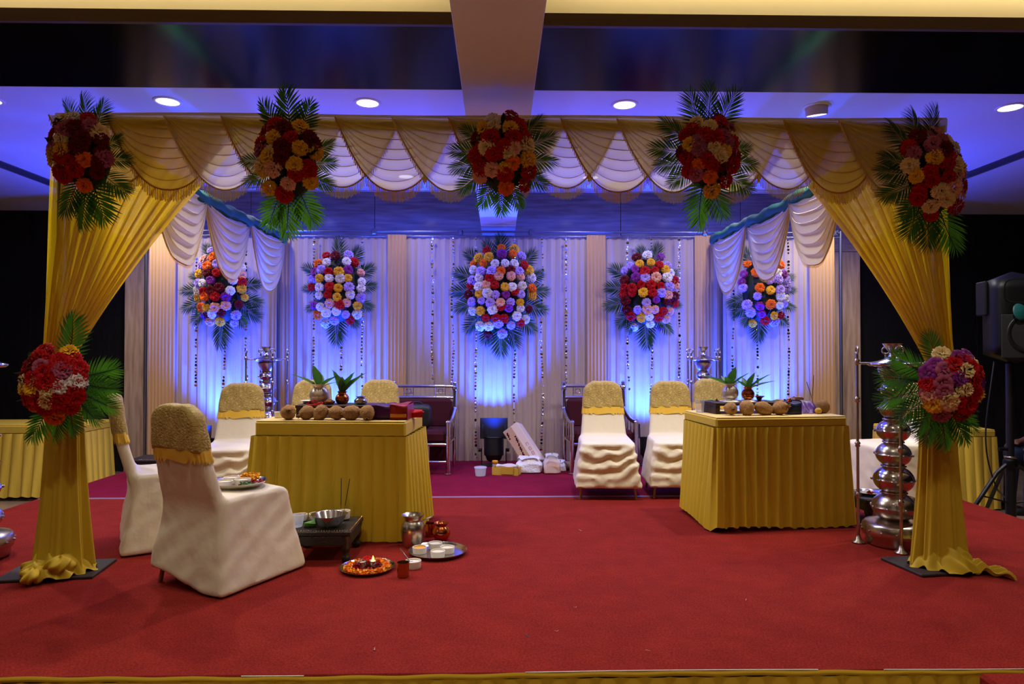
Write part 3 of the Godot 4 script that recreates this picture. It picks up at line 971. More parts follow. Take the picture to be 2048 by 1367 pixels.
# rows of colour letters from top to bottom; each letter one flower on a domed bed
func bouquet(label: String, at: Vector3, rx: float, ry: float, bulge: float, rows: Array, fr: float, greens: Array, group: String, lean := 0.0) -> void:
	var t := thing("bouquet", label, "bouquet", at, 0, group)
	t.rotation_degrees.z = lean
	var bed := G.new()
	bed.grid(16, 10, func(u: float, v: float):
		var a: float = TAU * u
		var r: float = sin(PI * v)
		return Vector3(r * sin(a) * rx * 0.86, -cos(PI * v) * ry * 0.9, maxf(0.0, r * cos(a)) * bulge * 0.82 - 0.01), true, true)
	part("leaf_bed", bed, M.leaf_dark, t)
	var n := rows.size()
	for j in n:
		var row: String = rows[j]
		var ty := 1.0 - 2.0 * (j + 0.5) / n
		var half := rx * sqrt(maxf(0.05, 1.0 - ty * ty * 0.92))
		for i in row.length():
			var c := row[i]
			if c == ".": continue
			var fx := 0.0 if row.length() == 1 else lerpf(-1.0, 1.0, float(i) / (row.length() - 1))
			var x := fx * (half - fr * 0.35) + rng.randf_range(-0.38, 0.38) * fr + (0.18 * fr if row.length() == 1 else 0.0)
			var y := ty * ry + rng.randf_range(-0.42, 0.42) * fr
			var q := 1.0 - pow(x / (rx * 1.06), 2.0) - pow(y / (ry * 1.06), 2.0)
			var z := bulge * sqrt(maxf(q, 0.0))
			var nm := Vector3(x / (rx * rx), y / (ry * ry), maxf(z, 0.02) / (bulge * bulge)).normalized()
			nm = (nm + Vector3(rng.randf_range(-0.25, 0.25), rng.randf_range(-0.25, 0.25), 0.25)).normalized()
			var b := Basis(Quaternion(Vector3.UP, nm)) * Basis(Vector3.UP, rng.randf() * TAU)
			var s := fr * rng.randf_range(0.82, 1.08) * (0.92 if rx < 0.2 else 1.08)
			var f := part("flower", flowers[3 if c in "pv" and rng.randf() < 0.6 else rng.randi() % 3], M["petal_" + c], t)
			f.transform = Transform3D(b.scaled(Vector3.ONE * s), Vector3(x, y, z))
	for k in greens.size():
		var gr: Array = greens[k]
		var a := deg_to_rad(gr[0])
		var start := Vector3(cos(a) * rx * 0.6, sin(a) * ry * 0.6, 0.012)
		var kind: String = "broad" if gr.size() > 2 else "slim"
		var f := part("palm_frond", fronds[kind], M.frond, t)
		f.transform = Transform3D((Basis(Vector3.BACK, a - PI / 2) * Basis(Vector3.UP, rng.randf_range(-0.35, 0.35)) * Basis(Vector3.RIGHT, rng.randf_range(-0.05, 0.14))).scaled(Vector3.ONE * gr[1] * (0.6 if absf(sin(a)) > 0.7 or not group.begins_with("bouquets on") else 0.52)), start)
	for k in int(8 + rx * 60):
		var a := rng.randf() * TAU
		var q := sqrt(rng.randf()) * 0.92
		var p := Vector3(cos(a) * rx * q, sin(a) * ry * q, bulge * sqrt(maxf(0.02, 1.0 - q * q)) * 0.9)
		var l := part("leaf", leaf_mesh, M.leaf_dark, t)
		l.transform = Transform3D((Basis(Vector3.BACK, rng.randf() * TAU) * Basis(Vector3.RIGHT, rng.randf_range(0.2, 0.9))).scaled(Vector3.ONE * fr * rng.randf_range(1.0, 1.5)), p)

# a large bed of many flowers, tapering towards its foot
func big_bouquet(label: String, at: Vector3, rx: float, ry: float, bulge: float, fr: float, pal: String, greens: Array) -> void:
	var rows := []
	var n := int(2.0 * ry / (fr * 1.6))
	for j in n:
		var ty := 1.0 - 2.0 * (j + 0.5) / n
		var half := rx * sqrt(maxf(0.05, 1.0 - ty * ty * 0.92))
		var m := maxi(1, int(2.0 * half / (fr * 1.68)))
		var s := ""
		for i in m:
			s += pal[rng.randi() % pal.length()] if rng.randf() > 0.04 else "."
		rows.append(s)
	bouquet(label, at, rx, ry, bulge, rows, fr, greens, "blue-lit bouquets on the drape wall")

func bouquets() -> void:
	var grp := "bouquets on the canopy front"
	bouquet("red, cream and yellow bouquet at the canopy corner above the front chairs", Vector3(-2.19, 2.245, -3.66), 0.145, 0.205, 0.13, ["cwr", "dpp", "rpdc", "pcdd", "yydd", "yrrop", "rrd", "rd", "o"], 0.05, [[80, 0.36], [105, 0.34], [60, 0.36], [-95, 0.5, 1], [-75, 0.5, 1], [-115, 0.42, 1], [-45, 0.42], [-10, 0.36], [15, 0.3]], grp, 6)
	bouquet("rounded bouquet of red and amber blooms, second along the valance from the front chairs", Vector3(-1.11, 2.21, -3.66), 0.152, 0.21, 0.14, ["ry", "rdd", "ryrd", "pcdyy", "cydyr", "ykrr", "yky", "r"], 0.052, [[92, 0.50, 1], [115, 0.42, 1], [70, 0.42, 1], [-90, 0.52, 1], [-110, 0.46, 1], [-65, 0.48, 1], [180, 0.36], [0, 0.36], [-155, 0.36], [-25, 0.38], [20, 0.36]], grp)
	bouquet("bouquet of cream, red and orange blooms mid-valance, under the beam", Vector3(0.02, 2.25, -3.66), 0.15, 0.21, 0.14, ["wr", "ycyr", "drrr", "rcrkc", "rrcy", "rkyor", "krr", "o"], 0.054, [[20, 0.46], [-5, 0.44], [40, 0.42], [175, 0.42], [195, 0.42], [150, 0.36], [-90, 0.36, 1], [-70, 0.34, 1], [-115, 0.34, 1], [-30, 0.42], [215, 0.44]], grp)
	bouquet("bouquet with a fan of bright palm below, fourth along the valance", Vector3(1.125, 2.26, -3.66), 0.14, 0.20, 0.13, ["cd", "rcrp", "rrpc", "yprpr", "dpcyr", "rrcr", "rordr", "por", "y"], 0.05, [[90, 0.5], [110, 0.46], [65, 0.5], [150, 0.48], [175, 0.5], [195, 0.46], [215, 0.38], [-100, 0.52, 1], [-75, 0.46], [-35, 0.46], [-10, 0.4], [10, 0.34]], grp)
	bouquet("trailing bouquet of red, mauve and cream at the canopy corner by the loudspeaker", Vector3(2.345, 2.165, -3.66), 0.135, 0.235, 0.13, ["dp", "rppc", "ppdc", "cyrr", "yrrcy", "rrrkp", "rckr", "cck", "rr"], 0.05, [[100, 0.42], [75, 0.42], [125, 0.46], [170, 0.5], [190, 0.5], [155, 0.46], [-110, 0.52], [-88, 0.56], [215, 0.48], [-130, 0.5]], grp, 14)
	grp = "bouquets tied to the canopy posts"
	bouquet("round red, yellow and white bouquet tied to the draped post near the front chairs", Vector3(-2.275, 1.045, -3.62), 0.155, 0.18, 0.15, ["ry", "rrrr", "rdprr", "rrrpr", "ccrrw", "yycwr", "rrcrr", "orr", "o"], 0.055, [[15, 0.44], [-5, 0.43], [-25, 0.42], [-45, 0.36], [75, 0.48, 1], [-90, 0.36, 1], [-115, 0.42, 1], [-70, 0.34, 1], [140, 0.22], [190, 0.22]], grp)
	bouquet("round bouquet of crimson, violet and cream tied to the post by the loudspeaker", Vector3(2.38, 1.03, -3.62), 0.148, 0.18, 0.15, ["cvv", "vrrc", "vpcrr", "rpvrv", "ppcrv", "kcrry", "ykrr", "pr"], 0.056, [[175, 0.5], [195, 0.52], [155, 0.46], [215, 0.46], [235, 0.42], [-90, 0.44, 1], [-70, 0.42, 1], [-110, 0.44], [-55, 0.38], [110, 0.36]], grp)
	# behind: five large blue-lit bouquets
	var pal := "rrroowwwwllllvvdyykkw"
	big_bouquet("large blue-lit bouquet on the drapes nearest the stone wall, table side", Vector3(-2.96, 1.90, BACK + 0.12), 0.255, 0.43, 0.24, 0.05, pal, [[-92, 0.75], [205, 0.62], [185, 0.56], [225, 0.55], [-35, 0.62], [-20, 0.55], [5, 0.48], [165, 0.42], [120, 0.5], [60, 0.4], [-55, 0.5]])
	big_bouquet("large blue-lit bouquet second along the drapes, above the coconut table", Vector3(-1.73, 1.88, BACK + 0.12), 0.28, 0.40, 0.25, 0.05, pal, [[-92, 0.68], [90, 0.6], [60, 0.55], [30, 0.52], [5, 0.46], [-25, 0.46], [150, 0.5], [180, 0.42], [210, 0.42], [-60, 0.45]])
	big_bouquet("largest blue-lit bouquet in the middle of the drapes, under the beam", Vector3(0.02, 1.86, BACK + 0.12), 0.345, 0.49, 0.30, 0.05, pal + "oor", [[-90, 0.78], [-70, 0.66], [-45, 0.62], [-110, 0.6], [-20, 0.62], [0, 0.6], [20, 0.55], [45, 0.62], [90, 0.62], [110, 0.56], [135, 0.62], [160, 0.62], [180, 0.62], [200, 0.6], [225, 0.62]])
	big_bouquet("blue-lit bouquet fourth along the drapes, above the two front-facing chairs", Vector3(1.62, 1.86, BACK + 0.12), 0.30, 0.41, 0.25, 0.05, pal + "rr", [[-90, 0.72], [75, 0.56], [100, 0.5], [150, 0.56], [175, 0.56], [200, 0.6], [225, 0.56], [30, 0.4], [-20, 0.4], [-60, 0.56], [-120, 0.5]])
	big_bouquet("smaller blue-lit bouquet at the end of the drapes, loudspeaker side", Vector3(2.89, 1.88, BACK + 0.12), 0.25, 0.40, 0.22, 0.05, pal + "lw", [[-95, 0.62], [200, 0.5], [215, 0.5], [235, 0.46], [-50, 0.5], [-25, 0.46], [0, 0.4], [20, 0.42], [120, 0.55], [70, 0.5]])

func par_cans() -> void:
	var xs := [-2.96, -1.73, -0.05, 1.62, 2.89]
	var who := ["the outer bouquet, table side", "the second bouquet, behind the coconut table", "the central bouquet, in full view", "the fourth bouquet, behind the covered chairs", "the outer bouquet, loudspeaker side"]
	for k in 5:
		var z := BACK + 0.27
		var t := thing("spotlight", "black floor spotlight aimed up at " + who[k], "spotlight", Vector3(xs[k], 0, z), 0, "blue stage spotlights")
		var b := Basis.from_euler(Vector3(deg_to_rad(-8), 0, 0))
		var can := G.new()
		can.lathe(PackedVector2Array([Vector2(0.0005, -0.12), Vector2(0.05, -0.12), Vector2(0.075, -0.10), Vector2(0.09, -0.06), Vector2(0.105, -0.05), Vector2(0.105, 0.12), Vector2(0.112, 0.12), Vector2(0.112, 0.135), Vector2(0.1, 0.135), Vector2(0.1, 0.05), Vector2(0.0005, 0.04)]), 24)
		part("can", can, M.black_metal, t, Vector3(0, 0.16, 0), Vector3(-8, 0, 0))
		part("lens", turned([Vector2(0.0005, 0.058), Vector2(0.098, 0.056)], 24), M.par_glow, t, Vector3(0, 0.16, 0), Vector3(-8, 0, 0))
		var fr := G.new()
		fr.box(Vector3(0, 0.30, -0.03), Vector3(0.21, 0.006, 0.16), 0.001)
		if k == 2:
			part("barn_door", slab(Vector3(-0.15, 0.12, -0.112), Vector3(0.15, 0.345, -0.106)), M.black_metal, t, Vector3(0, 0.16, 0), Vector3(-8, 0, 0))
		for sx in [-1.0, 1.0]:
			part("barn_door", slab(Vector3(sx * 0.12 - 0.003, 0.12, -0.09), Vector3(sx * 0.12 + 0.003, 0.27, 0.09)), M.black_metal, t, Vector3(0, 0.16, 0), Vector3(-8, 0, 0))
		part("yoke", slab(Vector3(-0.135, 0.005, -0.02), Vector3(-0.125, 0.18, 0.02)), M.black_metal, t)
		part("yoke", slab(Vector3(0.125, 0.005, -0.02), Vector3(0.135, 0.18, 0.02)), M.black_metal, t)
		part("foot", slab(Vector3(-0.14, 0, -0.09), Vector3(0.14, 0.012, 0.09)), M.black_metal, t)
		for s in [-1, 1]:
			part("knob", rod(Vector3(s * 0.135, 0.16, 0), Vector3(s * 0.165, 0.16, 0), 0.018, 10), M.black_plastic, t)
		var l := SpotLight3D.new()
		l.name = "lamp"
		l.light_color = PAR_COLOR
		l.light_energy = PAR * [0.85, 0.82, 1.0, 0.8, 0.85][k]
		l.spot_range = 20.0
		l.spot_attenuation = 2.0
		l.spot_angle = 50.0 if k == 2 else 62.0
		l.spot_angle_attenuation = 1.0
		l.light_size = 0.05
		l.shadow_enabled = true
		l.position = Vector3(0, 0.31, -0.02)
		l.rotation_degrees = Vector3(90, 0, 0)
		t.add_child(l)

const PAR_COLOR := Color(0.11, 0.265, 1.0)

# ------------------------------------------------------------------ chairs
func sd_round2(x: float, y: float, hx: float, hy: float, r: float) -> float:
	var qx := absf(x) - hx + r
	var qy := absf(y) - hy + r
	return Vector2(maxf(qx, 0), maxf(qy, 0)).length() + minf(maxf(qx, qy), 0.0) - r

func smin(a: float, b: float, k: float) -> float:
	var h := clampf(0.5 + 0.5 * (b - a) / k, 0.0, 1.0)
	return lerpf(b, a, h) - k * h * (1.0 - h)

var chair_noise := FastNoiseLite.new()

func back_sd(p: Vector3) -> float:   # the padded back: leans away, round shoulders
	var u := (p.y - 0.40) / 0.53
	var zc := -0.205 - 0.115 * u - 0.02 * sin(PI * clampf(u, 0, 1))
	var t := (p.z - zc) * 0.975
	var hx := 0.206 - 0.050 * clampf(u, 0, 1)
	var d2 := sd_round2(p.x, p.y - 0.62, hx, 0.315, 0.095)
	return Vector2(maxf(d2 + 0.02, 0), maxf(absf(t) - 0.012, 0)).length() + minf(maxf(d2 + 0.02, absf(t) - 0.012), 0.0) - 0.02

func cover_sd(p: Vector3, kind: int) -> float:
	var k := clampf(p.y / 0.46, 0.0, 1.0)
	var flare := 1.0 - k
	var hx := 0.222 + 0.068 * pow(flare, 1.2)
	var hz := 0.230 + 0.066 * pow(flare, 1.2)
	var d := sd_round2(p.x, p.z, hx, hz, 0.05 - 0.036 * flare)
	var n := chair_noise.get_noise_3d(p.x * 90.0, p.y * 60.0, p.z * 90.0)
	var low: float = 0.006 if kind == 0 else 0.095
	var side := smoothstep(0.0, 0.06, 0.47 - p.y)
	if kind == 0:
		d += 0.006 * n * side
		d += 0.004 * side * sin(55.0 * (p.y * 0.8 + (p.x - p.z) * 0.55)) * (0.5 + n)
		low += 0.075 * smoothstep(0.1, 0.5, p.x - p.z)
	else:
		d += 0.010 * n * side
		var front := smoothstep(0.16, 0.22, p.z)
		var w := p.y - 1.1 * p.x * p.x * (1.0 + 1.2 * p.x) - 0.10 * p.x
		d += front * side * 0.0085 * sin(66.0 * w + 3.0 * n) * (0.4 + smoothstep(0.1, 0.3, p.y))
	var top := 0.462 + 0.012 * (1.0 - pow(p.x / 0.24, 2.0)) + 0.004 * n - 0.02 * smoothstep(0.15, 0.25, p.z)
	var dy := maxf(p.y - top, low - p.y)
	var e := 0.022
	var sk := Vector2(maxf(d + e, 0), maxf(dy + e, 0)).length() + minf(maxf(d + e, dy + e), 0.0) - e
	return smin(sk, back_sd(p) + 0.003 * n, 0.03)

func chair_thing(kind: int) -> Node3D:
	chair_noise.seed = 4 + kind
	chair_noise.frequency = 0.06
	chair_noise.fractal_octaves = 3
	var t := thing("banquet_chair", "chair", "chair")
	part("cover", nets(Vector3(-0.31, 0.0, -0.40), Vector3(0.31, 0.98, 0.31), 0.0125, func(p: Vector3): return cover_sd(p, kind)), M.cover_white, t)
	part("brocade_cap", nets(Vector3(-0.27, 0.66, -0.40), Vector3(0.27, 0.98, -0.16), 0.0125, func(p: Vector3): return maxf(back_sd(p) - 0.009 - 0.002 * sin(p.x * 60.0 + p.y * 40.0), 0.705 + 0.006 * sin(p.x * 14.0) - p.y)), M.cap_brocade, t)
	var fr := G.new()
	fr.grid(260, 4, func(u: float, v: float):
		var a: float = TAU * u
		var y: float = 0.718 - 0.062 * v
		var uu: float = (y - 0.40) / 0.53
		var zc: float = -0.205 - 0.115 * uu - 0.02 * sin(PI * uu)
		var hx: float = 0.206 - 0.050 * uu + 0.007
		var ca: float = cos(a)
		var sa: float = sin(a)
		var rip: float = 0.0022 * sin(TAU * 130.0 * u) * v + 0.002 * sin(TAU * 17.0 * u) * v
		return Vector3(signf(sa) * pow(absf(sa), 0.35) * (hx + rip), y + (0.008 * sin(TAU * 41.0 * u) if v > 0.9 else 0.0), zc + signf(ca) * pow(absf(ca), 0.45) * (0.041 + rip)), true)
	part("fringe", fr, M.cap_fringe, t)
	for x in [-1.0, 1.0]:
		for z in [-1.0, 1.0]:
			part("leg", rod(Vector3(x * 0.19, 0.4, z * 0.19), Vector3(x * 0.225, 0.0, z * (0.22 if z > 0 else 0.235)), 0.011, 8), M.iron_gold, t)
	return t

func chairs() -> void:
	var g := "white covered banquet chairs with brocade caps"
	var a := chair_thing(0)
	a.position = Vector3(-1.46, 0, -3.73)
	a.rotation_degrees.y = 153
	tag(a, "covered chair seen from behind with a tray of offerings on its seat", "chair", g)
	copy(a, "covered chair seen side-on, next to the draped post", Vector3(-2.09, 0, -4.42), 120, g)
	var b := chair_thing(1)
	b.position = Vector3(0.91, 0, -5.79)
	b.rotation_degrees.y = -4
	tag(b, "covered chair facing the front in full view, nearest the carpet centre", "chair", g)
	copy(b, "covered chair facing the front, partly behind the pleated gold table", Vector3(1.52, 0, -5.81), -4, g)
	copy(b, "covered chair behind the offering table with only its cap showing past the leafy pots", Vector3(2.09, 0, -6.32), 4, g)
	copy(b, "covered chair facing the front behind the chair with the tray", Vector3(-2.1, 0, -5.48), 10, g)
	copy(b, "covered chair behind the coconut table, cap half hidden by the ribbed pot", Vector3(-1.73, 0, -6.12), 2, g)
	copy(b, "covered chair behind the coconut table, cap beside the metal armchair", Vector3(-1.12, 0, -6.12), -2, g)
	copy(a, "covered chair turned sideways behind the large silver lamp tower", Vector3(3.18, 0, -5.55), -82, g)

# ------------------------------------------------------------------ draped tables
func draped(label: String, n: String, at: Vector3, turn: float, w: float, d: float, h: float, top_m: Material, skirt_m: Material, band: float, pitch: float, hem: float, open_side := 0.0) -> Node3D:
	var t := thing(n, label, "table", at, turn)
	var tc := G.new()
	tc.box(Vector3(0, h - band / 2 - 0.004, 0), Vector3(w, band, d), 0.012)
	part("heading_band", tc, skirt_m, t)
	part("top_cloth", slab(Vector3(-w / 2 + 0.006, h - 0.008, -d / 2 + 0.006), Vector3(w / 2 - 0.006, h, d / 2 - 0.006), 0.003), top_m, t)
	var hw := w / 2 + 0.004
	var hd := d / 2 + 0.004
	var per := 4.0 * (hw + hd)
	var at_s := func(s: float) -> Array:
		if s < 2 * hw: return [Vector2(-hw + s, hd), Vector2(0, 1)]
		s -= 2 * hw
		if s < 2 * hd: return [Vector2(hw, hd - s), Vector2(1, 0)]
		s -= 2 * hd
		if s < 2 * hw: return [Vector2(hw - s, -hd), Vector2(0, -1)]
		s -= 2 * hw
		return [Vector2(-hw, -hd + s), Vector2(-1, 0)]
	var g := G.new()
	g.grid(int(per / 0.0055), 18, func(u: float, v: float):
		var s: float = fposmod(u, 1.0) * per * 0.99999
		var r: Array = at_s.call(s)
		var p: Vector2 = r[0]
		var nn: Vector2 = r[1]
		var r2: Array = at_s.call(fposmod(s + 0.02, per * 0.99999))
		var r0: Array = at_s.call(fposmod(s - 0.02 + per, per * 0.99999))
		nn = (nn + r2[1] + r0[1]).normalized()
		var ph: float = s / pitch + 0.22 * sin(s * 7.0) + 0.10 * v * sin(s * 17.0 + 1.0)
		var soft: float = 0.5 + 0.5 * sin(TAU * (ph + 0.1))
		var pl: float = lerpf(pow(absf(sin(PI * ph)), 0.55), soft, v * 0.35) * (0.030 + 0.050 * v) * (0.8 + 0.3 * sin(s * 3.7 + 2.0))
		var out: float = pl - 0.012 + 0.020 * v
		var y: float = lerpf(h - band * 0.97, hem + 0.014 * sin(s * 5.0 + 1.0) + 0.008 * sin(TAU * ph), v)
		return Vector3(p.x + nn.x * out, maxf(y, 0.004), p.y + nn.y * out), true)
	part("pleated_skirt", g, skirt_m, t)
	for x in [-1, 1]:
		for z in [-1, 1]:
			part("leg", rod(Vector3(x * (w / 2 - 0.06), 0.0, z * (d / 2 - 0.06)), Vector3(x * (w / 2 - 0.06), h - band, z * (d / 2 - 0.06)), 0.014, 8), M.pole_grey, t)
	return t

func tables() -> void:
	draped("gold skirted table set with coconuts and pots, beside the chair with the tray", "offering_table", Vector3(-1.06, 0, -4.70), -4, 0.98, 0.60, 0.76, M.table_top, M.table_gold, 0.10, 0.085, 0.012)
	draped("pleated yellow-gold table with a wooden plank, in front of the covered chairs", "offering_table", Vector3(1.91, 0, -4.92), 6, 0.95, 0.58, 0.76, M.table_top, M.table_gold, 0.07, 0.078, 0.02)
	draped("long pale gold skirted table on the hall floor beyond the red bouquet post", "side_table", Vector3(-5.2, -0.3, -7.35), 0, 1.84, 0.60, 0.76, M.table_pale, M.table_pale, 0.09, 0.10, 0.03)
	draped("gold skirted table on the hall floor beside the loudspeaker stand", "side_table", Vector3(4.33, -0.3, -6.75), 0, 0.86, 0.60, 0.76, M.table_pale, M.table_pale, 0.07, 0.09, 0.02)

# ------------------------------------------------------------------ metal armchairs
func sofa() -> Node3D:
	var t := thing("armchair", "a", "armchair")
	var w := 0.32
	for s in [-1.0, 1.0]:
		var bp := G.new()
		bp.tube(PackedVector3Array([Vector3(s * w, 0, -0.25), Vector3(s * w, 0.45, -0.25), Vector3(s * w, 0.86, -0.30)]), 0.02, 12)
		bp.ball(Vector3(s * w, 0.82, -0.297), Vector3(0.032, 0.036, 0.032))
		bp.ball(Vector3(s * w, 0.60, -0.268), Vector3(0.028, 0.03, 0.028))
		bp.ball(Vector3(s * w, 0.875, -0.302), Vector3(0.022, 0.02, 0.022))
		part("back_post", bp, M.chrome, t)
		var fp := G.new()
		fp.lathe(PackedVector2Array([Vector2(0.0005, 0), Vector2(0.034, 0), Vector2(0.034, 0.012), Vector2(0.024, 0.02), Vector2(0.022, 0.33), Vector2(0.027, 0.345), Vector2(0.022, 0.36), Vector2(0.027, 0.375), Vector2(0.022, 0.39), Vector2(0.022, 0.51), Vector2(0.026, 0.52), Vector2(0.0005, 0.53)]), 14, Vector3(s * w, 0, 0.25))
		part("front_leg", fp, M.chrome, t)
		var arm := PackedVector3Array()
		for k in 13:
			var u := k / 12.0
			arm.append(Vector3(s * w, 0.60 - 0.085 * sin(u * PI * 0.5) - 0.02 * sin(u * PI), lerpf(-0.265, 0.262, u)))
		var ag := G.new()
		ag.tube(arm, 0.022, 10)
		part("armrest", ag, M.chrome, t)
		for z in [-0.1, 0.04, 0.16]:
			part("arm_spindle", rod(Vector3(s * w, 0.31, z), Vector3(s * w, 0.52, z), 0.009), M.chrome, t)
		part("side_rail", rod(Vector3(s * w, 0.30, -0.25), Vector3(s * w, 0.30, 0.25), 0.014), M.chrome, t)
	for y in [0.84, 0.72]:
		part("back_rail", rod(Vector3(-w, y, -0.285 - (y - 0.72) * 0.12), Vector3(w, y, -0.285 - (y - 0.72) * 0.12), 0.017, 10), M.chrome, t)
	for x in [-0.17, 0.17]:
		var o := G.new()
		o.box(Vector3(x - 0.05, 0.78, -0.292), Vector3(0.009, 0.10, 0.009), 0.002)
		o.box(Vector3(x + 0.05, 0.78, -0.292), Vector3(0.009, 0.10, 0.009), 0.002)
		o.box(Vector3(x, 0.765, -0.292), Vector3(0.10, 0.008, 0.008), 0.002)
		o.box(Vector3(x, 0.81, -0.292), Vector3(0.06, 0.008, 0.008), 0.002)
		ring(o, Vector3(x, 0.787, -0.292), 0.026, 0.005)
		part("back_ornament", o, M.chrome, t)
	part("front_rail", rod(Vector3(-w, 0.295, 0.25), Vector3(w, 0.295, 0.25), 0.016, 10), M.chrome, t)
	part("front_rail", rod(Vector3(-w, 0.125, 0.25), Vector3(w, 0.125, 0.25), 0.016, 10), M.chrome, t)
	var md := G.new()
	ring(md, Vector3(0.02, 0.21, 0.25), 0.06, 0.006)
	ring(md, Vector3(0.02, 0.21, 0.25), 0.02, 0.005)
	for k in 4:
		var a := k * PI / 2
		md.tube(PackedVector3Array([Vector3(0.02 + cos(a) * 0.02, 0.21 + sin(a) * 0.02, 0.25), Vector3(0.02 + cos(a) * 0.06, 0.21 + sin(a) * 0.06, 0.25)]), 0.005, 6)
	part("front_medallion", md, M.chrome, t)
	for x in [-0.09, 0.13]:
		part("front_spindle", rod(Vector3(x, 0.13, 0.25), Vector3(x, 0.29, 0.25), 0.009), M.chrome, t)
	var seat := G.new()
	seat.box(Vector3(0, 0.365, 0.0), Vector3(0.60, 0.12, 0.50), 0.03)
	part("seat_cushion", seat, M.maroon, t)
	var bk := G.new()
	bk.box(Vector3(0, 0, 0), Vector3(0.60, 0.30, 0.07), 0.025)
	part("back_cushion", bk, M.maroon, t, Vector3(0, 0.555, -0.245), Vector3(-6, 0, 0))
	part("under_panel", slab(Vector3(-0.3, 0.10, -0.02), Vector3(0.3, 0.29, 0.0)), M.maroon, t)
	return t

func ring(g: G, c: Vector3, r: float, tr: float, b := Basis.IDENTITY, n := 20) -> void:
	var p := PackedVector3Array()
	for k in n + 1:
		var a := TAU * k / n
		p.append(c + b * Vector3(cos(a) * r, sin(a) * r, 0))
	g.tube(p, tr, 6, false)

func sofas() -> void:
	var a := sofa()
	a.position = Vector3(-0.80, 0, -6.98)
	a.rotation_degrees.y = -3
	var g := "chrome armchairs with maroon cushions"
	tag(a, "chrome-framed armchair with maroon cushions holding a black bag", "armchair", g)
	copy(a, "chrome-framed maroon armchair half hidden behind the covered chair by the clutter", Vector3(1.03, 0, -6.98), 3, g)
	# the bag on the seat
	var t := thing("bag", "black leather bag set on the maroon armchair seat", "bag", Vector3(-0.83, 0.428, -6.95), 8)
	var b := G.new()
	b.grid(28, 16, func(u: float, v: float):
		var a2: float = TAU * u
		var e: float = PI * (v - 0.5)
		var ce: float = pow(cos(e), 0.35)
		return Vector3(signf(sin(a2)) * pow(absf(sin(a2)), 0.4) * 0.15 * ce, 0.125 - signf(sin(e)) * pow(absf(sin(e)), 0.5) * 0.122, signf(cos(a2)) * pow(absf(cos(a2)), 0.5) * 0.085 * ce * (1.15 - 0.4 * (1.0 - v))), true)
	part("body", b, M.black_leather, t)
	var h := G.new()
	var hp := PackedVector3Array()
	for k in 9:
		var u := PI * k / 8.0
		hp.append(Vector3(-cos(u) * 0.06, 0.235 + sin(u) * 0.035, 0.01))
	h.tube(hp, 0.008, 6)
	part("handle", h, M.black_leather, t)
	part("flap_strap", slab(Vector3(-0.012, 0.06, 0.088), Vector3(0.012, 0.19, 0.1), 0.003), M.black_leather, t)

